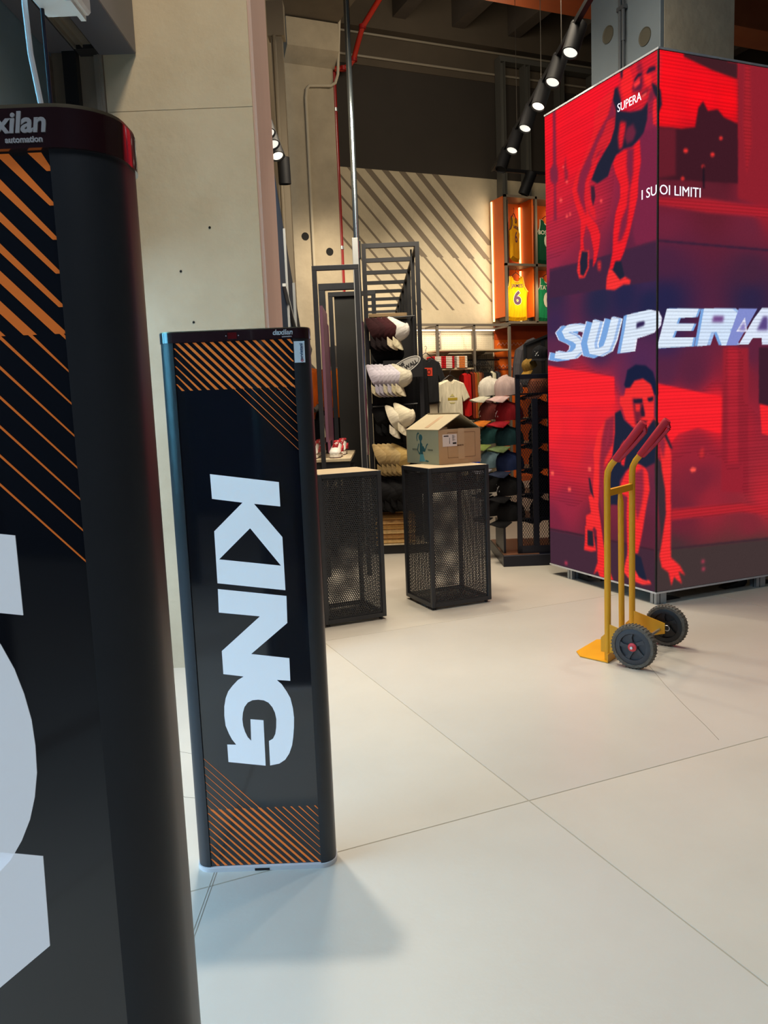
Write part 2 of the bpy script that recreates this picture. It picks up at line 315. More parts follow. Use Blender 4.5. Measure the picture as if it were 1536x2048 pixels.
# ---------------- security gates ----------------
PANELM = mat('gate_panel_gloss', '11131b', .07, coat=1, spec=.6)
SHELL = mat('gate_shell', '2c2f34', .4, .1, noise=.05, scale=30)
CAPM = mat('gate_cap_maroon', '2c1518', .18, coat=.8)
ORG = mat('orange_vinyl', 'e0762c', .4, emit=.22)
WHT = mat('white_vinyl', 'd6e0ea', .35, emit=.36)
BASEM = mat('white_base', 'cfd0d4', .35)
def rrect(x0, x1, y0, y1, r, n=8):
    P = []
    for cx, cy, a0 in ((x1-r, y1-r, 0), (x0+r, y1-r, 90), (x0+r, y0+r, 180), (x1-r, y0+r, 270)):
        P += [(cx+r*math.cos(R(a0+90*k/n)), cy+r*math.sin(R(a0+90*k/n))) for k in range(n+1)]
    return P
XY = Matrix(((1, 0, 0, 0), (0, 0, 1, 0), (0, 1, 0, 0), (0, 0, 0, 1)))   # poly (x,z) extruded along y -> (x,y) extruded along z
KK = [[-513, 1260], [-310, 1228], [-310, 1155], [-388, 1166], [-309, 1062], [-309, 899], [-513, 929], [-512, 1088], [-422, 1171], [-512, 1186]]
KH = [[-404, 1093], [-503, 1002], [-318, 975]]
NN = [[-513, 911], [-307, 881], [-309, 797], [-425, 704], [-309, 686], [-310, 614], [-354, 619], [-453, 634], [-514, 644], [-514, 717], [-391, 821], [-515, 838]]
GG = [[-489, 415], [-501, 433], [-509, 451], [-518, 478], [-520, 510], [-518, 541], [-512, 567], [-503, 588], [-489, 605], [-471, 623], [-450, 635], [-353, 620], [-337, 604], [-323, 580], [-313, 559], [-307, 527], [-305, 496], [-307, 464], [-311, 432], [-316, 406], [-326, 380], [-340, 360], [-359, 348], [-388, 343], [-387, 423], [-374, 430], [-366, 445], [-362, 466], [-360, 493], [-363, 514], [-370, 532], [-381, 547], [-395, 555], [-412, 558], [-430, 557], [-445, 550], [-456, 536], [-462, 518], [-465, 497], [-464, 476], [-459, 455], [-452, 438], [-442, 426], [-440, 496], [-400, 491], [-402, 343], [-517, 360], [-517, 417]]
def gate(label, b, letters, near):
    g = fthing('security_gate', label, 'security gate', -.4195, b)
    w = .2195; dpt = .11
    def half(s):   # rounded side post
        P = []; x0 = .175; r = .045
        P += [(x0, 0), (w-r, 0)] if 0 else [(x0, 0)]
        for k in range(9): t = R(-90+90*k/8); P.append((w-r+r*math.cos(t), r+r*math.sin(t)))
        for k in range(9): t = R(90*k/8); P.append((w-r+r*math.cos(t), dpt-r+r*math.sin(t)))
        P.append((x0, dpt)); return [(s*x, y) for x, y in P]
    for s in (-1, 1): mb = MB(); mb.poly([half(s)], .014, 1.645, XY); mb.obj('side_post', SHELL, g, True)
    mb = MB(); mb.box(-.1745, .1745, .006, .1, .014, 1.645); mb.obj('panel', PANELM, g)
    mb = MB(); mb.poly([rrect(-w-.002, w+.002, -.003, dpt+.003, .047)], 1.645, 1.674, XY); o = mb.obj('top_cap', CAPM, g, True); o['label'] = 'glossy dark maroon top cap'
    mb = MB(); mb.poly([rrect(-w-.001, w+.001, -.002, dpt+.002, .046)], 1.674, 1.677, XY); mb.obj('cap_rim', mat('brass_rim', '8a7d66', .3, .6), g, True)
    mb = MB(); mb.poly([rrect(-w-.003, w+.003, -.006, dpt+.006, .05)], 0, .014, XY); mb.box(-.035, .012, -.0065, 0, .001, .009, mi=1); mb.obj('base_plate', [BASEM, BLK], g, True)
    # orange stripes, one object each
    def st(s, z0, z1, hw, y=.0052):
        # centre line z = s-1.03*(x-.1745); clip to the panel
        pts = []
        def X(z): return .1745+(s-z)/1.03
        zt = min(z1, s+1.03*.349); zb = max(z0, s)
        if zt-zb < .003: return None
        poly = []
        for z, sg in ((zt, -1), (zt, 1), (zb, 1), (zb, -1)):
            poly.append((max(-.1743, min(.1743, X(z)+sg*hw)), z))
        mb = MB(); mb.poly([poly], y, .0062); return mb
    for k in range(-7, 13):
        s = 1.322+.0257*k
        mb = st(s, 1.507, 1.644, .0052 if k > -3 else .0042)
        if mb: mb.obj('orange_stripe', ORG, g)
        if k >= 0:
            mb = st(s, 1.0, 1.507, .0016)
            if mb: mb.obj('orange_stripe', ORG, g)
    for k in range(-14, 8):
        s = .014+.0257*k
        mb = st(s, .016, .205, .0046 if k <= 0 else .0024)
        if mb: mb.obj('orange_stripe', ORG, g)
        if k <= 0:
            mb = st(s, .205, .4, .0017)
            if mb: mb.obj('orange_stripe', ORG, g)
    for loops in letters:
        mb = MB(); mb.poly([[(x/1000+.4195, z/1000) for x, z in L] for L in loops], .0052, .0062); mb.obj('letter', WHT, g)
    SILV = mat('silver_print', 'c9c9cc', .3, .3)
    text('daxilan' if not near else 'daxilan', .021, frameM((.146, -.0035, 1.6565), (1, 0, 0), (0, 0, 1)), SILV, g, .0006, 'maker_logo', .15)
    text('automation', .0062, frameM((.158, -.0035, 1.649), (1, 0, 0), (0, 0, 1)), SILV, g, .0002, 'maker_subtitle')
    for x, r in ((-.018, .0016), (.018, .0016)): mb = MB(); mb.lathe([(0, 0), (r, 0)], 10, Matrix.Translation((x, -.0036, 1.659)) @ Matrix.Rotation(PI/2, 4, 'X')); mb.obj('led', mat('led_white', 'b8c0cc', .3), g)
    mb = MB(); mb.box(-.013, .013, -.0042, -.0025, 1.650, 1.668); mb.obj('sensor_window', mat('sensor_red', '5a0d10', .2), g)
    return g
g2 = gate('black security gate reading KING in white, standing free in the entrance', 2.375, [[KK, KH], [NN], [GG]], False)
mb = MB(); mb.box(.1765, .2075, -.0012, 0, 1.575, 1.636); mb.obj('sticker', mat('sticker_white', 'd9dbe0', .4), g2)['label'] = 'white service sticker'
text('orvietani', .0135, frameM((.2015, -.0016, 1.606), (0, 0, 1), (-1, 0, 0)), mat('sticker_ink', '3a4f6e', .5), g2, .0003, 'sticker_print')
mb = MB(); mb.lathe([(.002, 0), (.0042, 0)], 14, Matrix.Translation((.1985, -.0018, 1.5815)) @ Matrix.Rotation(PI/2, 4, 'X')); mb.obj('sticker_emblem', mat('sticker_red', 'c02a30', .5), g2)
dz = 185
near_N = [[x, z+dz] for x, z in NN]
OO = [[int(-412+108*math.cos(t)), int(1178+148*math.sin(t)-12*math.cos(t))] for t in [2*PI*k/40 for k in range(40)]]
OH = [[int(-412+50*math.cos(t)), int(1178+70*math.sin(t)-6*math.cos(t))] for t in [2*PI*k/30 for k in range(30)]]
II = [[-513, 1377], [-303, 1347], [-303, 1280], [-513, 1310]]
g1 = gate('near black security gate cut off by the left edge of the photo', .645, [[II], [OO, OH], [near_N]], True)
cbl = MB().tube([F(-.262, .99, .0+.94), F(-.275, 1.0, .90), F(-.272, 1.0, .86), F(-.256, .99, .83)], .004, 8)
# ---------------- perforated sheet ----------------
def perf_mesh(w, h, pitch=.0150, rad=.0056, t=.0012):
    key = ('perf', round(w, 3), round(h, 3))
    if key in MATS: return MATS[key]
    Rr = pitch/math.sqrt(3); dx = pitch; dy = pitch*math.sqrt(3)/2
    nx = int(w/dx); ny = int(h/dy); ang = [R(30+60*k) for k in range(6)]
    oc = np.array([(Rr*math.cos(a), Rr*math.sin(a)) for a in ang]); ic = np.array([(rad*math.cos(a), rad*math.sin(a)) for a in ang])
    cell = np.zeros((24, 3)); cell[0:6, 0] = oc[:, 0]; cell[0:6, 2] = oc[:, 1]; cell[6:12, 0] = ic[:, 0]; cell[6:12, 2] = ic[:, 1]
    cell[12:24] = cell[0:12]; cell[12:24, 1] = t
    fc = []
    for k in range(6):
        j = (k+1) % 6; fc += [(k, j, 6+j, 6+k), (12+j, 12+k, 18+k, 18+j), (6+k, 6+j, 18+j, 18+k)]
    fc = np.array(fc)
    cs = []
    for j in range(ny):
        z = (j+.5)*dy-(ny*dy-h)/2-0; 
        n = nx-(j % 2); x0 = -n*dx/2+dx/2
        for i in range(n): cs.append((x0+i*dx, z))
    cs = np.array(cs); V = np.tile(cell, (len(cs), 1)); V[:, 0] += np.repeat(cs[:, 0], 24); V[:, 2] += np.repeat(cs[:, 1], 24)
    Fc = (fc[None]+(np.arange(len(cs))*24)[:, None, None]).reshape(-1, 4)
    me = bpy.data.meshes.new('perforated_sheet'); me.vertices.add(len(V)); me.vertices.foreach_set('co', V.ravel())
    me.loops.add(Fc.size); me.loops.foreach_set('vertex_index', Fc.ravel()); me.polygons.add(len(Fc)); me.polygons.foreach_set('loop_start', np.arange(len(Fc))*4); me.polygons.foreach_set('loop_total', np.full(len(Fc), 4))
    me.update(); me.materials.append(ANTH); MATS[key] = me; return me
def plinth(label, x, y, w, d, h, rz=0):
    p = thing('display_plinth', label, 'display stand', (x, y, 0), rz); s = .028
    mb = MB()
    for a in (0, w-s):
        for c in (0, d-s): mb.box(a, a+s, c, c+s, .02, h-.002, ch=.002)
    for z in (.02, h-s-.002):
        for c in (0, d-s): mb.box(s, w-s, c, c+s, z, z+s)
        for a in (0, w-s): mb.box(a, a+s, s, d-s, z, z+s)
    mb.obj('frame', ANTH, p)
    pw = w-2*s; pd = d-2*s; ph = h-2*s-.02
    mf = perf_mesh(round(pw, 2), round(ph, 2)); ms = perf_mesh(round(pd, 2), round(ph, 2)); mt = perf_mesh(round(pw, 2), round(pd, 2))
    for nm, me, loc, rot in (('front_panel', mf, (w/2, .012, s+.02), 0), ('back_panel', mf, (w/2, d-.012, s+.02), 0), ('side_panel', ms, (.012, d/2, s+.02), PI/2), ('side_panel', ms, (w-.012, d/2, s+.02), PI/2)):
        o = link(nm, me, p); o.location = loc; o.rotation_euler = (0, 0, rot)
    o = link('bottom_panel', mt, p); o.location = (w/2, s, .045); o.rotation_euler = (-PI/2, 0, 0); o.location = (w/2, d-s, .045); o.rotation_euler = (PI/2, 0, 0)
    mb = MB(); 
    for nm in (0,): mb.box(s+.004, w-s-.004, .010, .0115, s+.022, s+.03); mb.box(s+.004, w-s-.004, .010, .0115, h-s-.012, h-s-.004); mb.box(s, s+.008, .010, .0115, s+.02, h-s); mb.box(w-s-.008, w-s, .010, .0115, s+.02, h-s)
    mb.obj('sheet_edge', ANTH, p)
    mb = MB(); mb.box(.01, w-.01, .01, d-.01, h-.006, h, ch=.002); o = mb.obj('top_board', mat('pale_wood', 'b9a789', .55, noise=.12, scale=3, stretch=(1, 12, 1)), p); o['label'] = 'pale wood top board'
    for a in (.03, w-.03):
        for c in (.03, d-.03): mb = MB(); mb.tube([(a, c, 0), (a, c, .022)], .012, 10); mb.obj('foot', BLK, p)
    return p
plinth('tall perforated metal plinth carrying the cardboard box', 2.432, 4.935, .48, .44, 1.003)
plinth('tall perforated metal plinth left of the boxed one, its top empty', 1.629, 4.915, .445, .43, 1.018)
# ---------------- cardboard box ----------------
cbx = thing('cardboard_box', 'open cardboard box with tented flaps on the right perforated plinth', 'box', (2.622, 5.13, 1.004), R(6.0))
KR = mat('kraft_card', 'a98a68', .8, noise=.06, scale=6); KG = mat('printed_card', '96a08f', .75, noise=.04, scale=5); KI = mat('flap_card', 'a89c80', .8, noise=.05, scale=6)
w, d, h, t = .365, .45, .248, .004
mb = MB(); mb.box(0, w, 0, t, 0, h); mb.obj('front_side', KR, cbx)
mb = MB(); mb.box(0, w, d-t, d, 0, h); mb.obj('back_side', KR, cbx)
mb = MB(); mb.box(0, t, t, d-t, 0, h); mb.obj('left_side', KG, cbx)['label'] = 'pale green printed side'
mb = MB(); mb.box(w-t, w, t, d-t, 0, h); mb.obj('right_side', KR, cbx)
mb = MB(); mb.box(t, w-t, t, d-t, 0, t); mb.obj('bottom', KR, cbx)
mb = MB(); mb.poly([[(0, h), (.19, h+.105), (.19, h+.111), (-.002, h+.003)]], -.004, d); mb.obj('flap', KI, cbx)
mb = MB(); mb.poly([[(w, h), (.185, h+.113), (.185, h+.119), (w+.002, h+.004)]], 0, d-.02); mb.obj('flap', KI, cbx)
mb = MB(); mb.box(.004, w-.004, .002, .006, h, h+.004); mb.add([(.01, .004, h), (w-.01, .004, h), (w-.03, .17, h-.05), (.03, .17, h-.05)], [(0, 1, 2, 3)]); mb.obj('inner_flap', KI, cbx)
TAPE = mat('packing_tape', 'b79c7e', .25, coat=.4)
mb = MB(); mb.box(.165, .22, -.0015, 0, .03, h); mb.box(.168, .218, -.0015, .006, h, h+.006); mb.obj('tape', TAPE, cbx)
mb = MB()
for s0, s1 in ((.02, .16),): mb.poly([[(s0, h+.016+s0*.0), (s1, h+.093), (s1, h+.0945), (s0, h+.0175)]], .17, .215)
mb.obj('tape', TAPE, cbx)
PR = mat('brown_print', '5b3c26', .8)
mb = MB(); x0, x1, z0, z1 = .075, .315, .045, .225
for b in ((x0, x1, z0, z0+.002), (x0, x1, z1, z1+.002), (x0, x0+.0015, z0, z1), (x1, x1+.0015, z0, z1)): mb.box(b[0], b[1], -.0009, .0, b[2], b[3])
mb.obj('printed_frame', PR, cbx)
mb = MB(); mb.box(.032, .155, -.0018, -.0005, .128, .215); mb.obj('shipping_label', mat('label_paper', 'cfc6c4', .6), cbx)['label'] = 'white shipping label'
INK = mat('label_ink', '1e1c1e', .7)
mb = MB(); mb.box(.042, .083, -.0022, -.0015, .199, .207); mb.box(.118, .15, -.0022, -.0015, .143, .156)
for k in range(9): mb.box(.115, .115+.012+.02*((k*37) % 5)/5, -.0021, -.0015, .207-.005*k, .209-.005*k)
for k in range(4): mb.box(.088+.001*k, .093+.001*(k % 2), -.0021, -.0015, .15+.01*k, .156+.01*k)
mb.box(.09, .0935, -.0021, -.0015, .146, .19)
mb.obj('label_print', INK, cbx)
text('MADE IN', .014, frameM((.185, -.0022, .128), (1, 0, 0), (0, 0, 1)), PR, cbx, .0004, 'printed_word')
TEAL = mat('teal_print', '1e5a6a', .7); TEAL2 = mat('teal_print_light', '4f93a8', .7)
Ml = Matrix(((0, 1, 0, 0), (-1, 0, 0, d), (0, 0, 1, 0), (0, 0, 0, 1)))   # panel coords (s from the back edge, z) on the left side
def leftp(P, mm, nm): mb = MB(); mb.poly([P], -.0012, .0, Ml); return mb.obj(nm, mm, cbx)
cxs = .205
leftp([(cxs+.025*math.cos(a), .193+.024*math.sin(a)) for a in [2*PI*k/16 for k in range(16)]], TEAL, 'printed_head')
leftp([(.178, .222), (.16, .212), (.155, .19), (.162, .168), (.156, .165), (.146, .19), (.152, .216), (.172, .232), (.19, .22)], TEAL, 'printed_ponytail')
leftp([(.198, .172), (.212, .172), (.214, .155), (.225, .148), (.236, .115), (.262, .09), (.29, .135), (.305, .145), (.3, .152), (.283, .142), (.262, .108), (.243, .13), (.232, .128), (.228, .09), (.236, .07), (.2, .07), (.186, .075), (.165, .10), (.17, .12), (.183, .145), (.175, .15), (.158, .118), (.155, .098), (.18, .068), (.19, .09), (.192, .14)], TEAL, 'printed_figure')
leftp([(.194, .14), (.228, .14), (.226, .09), (.25, .04), (.262, .018), (.18, .014), (.19, .05), (.198, .09)], TEAL2, 'printed_dress')
leftp([(.262, .018), (.3, .014), (.31, .022), (.296, .026), (.27, .03)], TEAL, 'printed_foot')
GP = mat('grey_print', '5d6a62', .8)
text('RECYCLED', .016, frameM((-.0016, d-.125, .100), (0, -1, 0), (0, 0, 1)), GP, cbx, .0003, 'printed_word')
text('Esplanade', .017, frameM((-.0016, d-.335, .100), (0, -1, 0), (0, 0, 1)), GP, cbx, .0003, 'printed_word')
# ---------------- hand truck ----------------
ht = thing('hand_truck', 'yellow hand truck with red grips parked in front of the screen', 'hand truck', (2.81, 3.297, 0), math.atan2(.465, .885))
YEL = mat('yellow_paint', 'dd9c12', .45); REDG = mat('red_rubber', 'b8122a', .6)
for E in (.04, .38):
    mb = MB(); mb.tube([(E, .164, .004), (E, .164, 1.0), (E, .160, 1.045), (E, .142, 1.08), (E, .125, 1.10), (E, .045, 1.205)], .0175, 12); mb.obj('upright', YEL, ht, True)
    mb = MB(); mb.tube([(E, .118, 1.108), (E, .06, 1.18), (E, -.03, 1.295), (E, -.036, 1.302)], [.0215, .023, .024, .020], 12); 
    gr = mb.obj('grip', REDG, ht, True)
    mb = MB(); mb.bar((E, .100, 1.100), (E, .035, 1.165), .022, .014); mb.bar((E, .035, 1.165), (E, -.045, 1.255), .022, .014); mb.bar((E, -.045, 1.255), (E, -.035, 1.295), .022, .014); mb.obj('finger_guard', REDG, gr)
mb = MB(); mb.bar((.04, .164, .93), (.38, .164, .93), .022, .036); mb.obj('crossbar', YEL, ht)
mb = MB(); mb.tube([(.21, .164, .915), (.21, .16, .86), (.21, .155, .1)], [.010, .0165, .0165], 10); mb.obj('centre_strut', YEL, ht, True)
mb = MB(); mb.poly([[(.0, .15), (.42, .15), (.42, .30), (.36, .375), (.09, .375), (.02, .32)]], .002, .007, XY); mb.obj('toe_plate', YEL, ht)
mb = MB(); mb.box(.0, .42, .146, .152, .002, .05); mb.obj('toe_lip', YEL, ht)
for E in (.03, .37):
    mb = MB(); mb.poly([[(.20, .05), (.20, .13), (.18, .15), (.15, .15), (.15, .21), (-.03, .16), (-.03, .10), (.15, .05)]], E, E+.005, Matrix(((0, 1, 0, 0), (1, 0, 0, 0), (0, 0, 1, 0), (0, 0, 0, 1)))); mb.obj('axle_bracket', YEL, ht)
mb = MB(); mb.tube([(-.04, 0, .12), (.53, 0, .12)], .008, 10); mb.obj('axle', mat('zinc', '', .3), ht, True)
mb = MB(); mb.tube([(.445+.012*math.cos(a), .0, .12+.0) if 0 else (.40, .016*math.cos(a)-.03, .125+.016*math.sin(a)) for a in [2*PI*k/12 for k in range(13)]], .0025, 6); mb.obj('split_ring', mat('zinc', '', .3), ht)
TYRE = mat('grey_tyre', '5f5a53', .85, noise=.2, scale=60, bump=.5, bscale=120); HUBG = mat('grey_hub', '33373f', .5); HUBK = mat('black_hub', '16171a', .5)
for E, hubm, s in ((0, HUBG, -1), (.48, HUBK, 1)):
    Mx = Matrix.Translation((E, 0, .12)) @ Matrix.Rotation(PI/2, 4, 'Y')
    mb = MB(); mb.lathe([(.098, -.022), (.112, -.022), (.119, -.014), (.12, 0), (.119, .014), (.112, .022), (.098, .022), (.098, -.022)], 40, Mx)
    for k in range(40):
        a = 2*PI*k/40; mb.bar(Mx @ Vector((.1195*math.cos(a), .1195*math.sin(a), -.02)), Mx @ Vector((.1195*math.cos(a+.05), .1195*math.sin(a+.05), .02)), .005, .003)
    wh = mb.obj('wheel', TYRE, ht, True)
    mb = MB(); mb.lathe([(.099, -.018), (.090, -.021), (.072, -.021), (.070, -.008), (.028, -.008), (.026, -.024), (.0, -.024)], 36, Mx)
    mb.lathe([(.099, .018), (.090, .021), (.072, .021), (.070, .008), (.028, .008), (.026, .02), (.0, .02)], 36, Mx)
    for side in (-1, 1):
        for k in range(5):
            a = 2*PI*k/5+.3; P = [(.027*math.cos(a-.5), .027*math.sin(a-.5)), (.05*math.cos(a-.12), .05*math.sin(a-.12)), (.071*math.cos(a-.05), .071*math.sin(a-.05)), (.071*math.cos(a+.34), .071*math.sin(a+.34)), (.05*math.cos(a+.22), .05*math.sin(a+.22)), (.027*math.cos(a+.35), .027*math.sin(a+.35))]
            mb.poly([P], side*.006, side*.019, Mx @ Matrix.Rotation(PI/2, 4, 'X') if 0 else Mx @ XY)
    mb.obj('wheel_hub', hubm, wh, True)
    mb = MB(); mb.lathe([(.0, s*.030), (.018, s*.030), (.023, s*.027), (.024, s*.020)], 20, Mx); mb.obj('hub_cap', mat('red_plastic', 'c8323a', .4), wh, True)
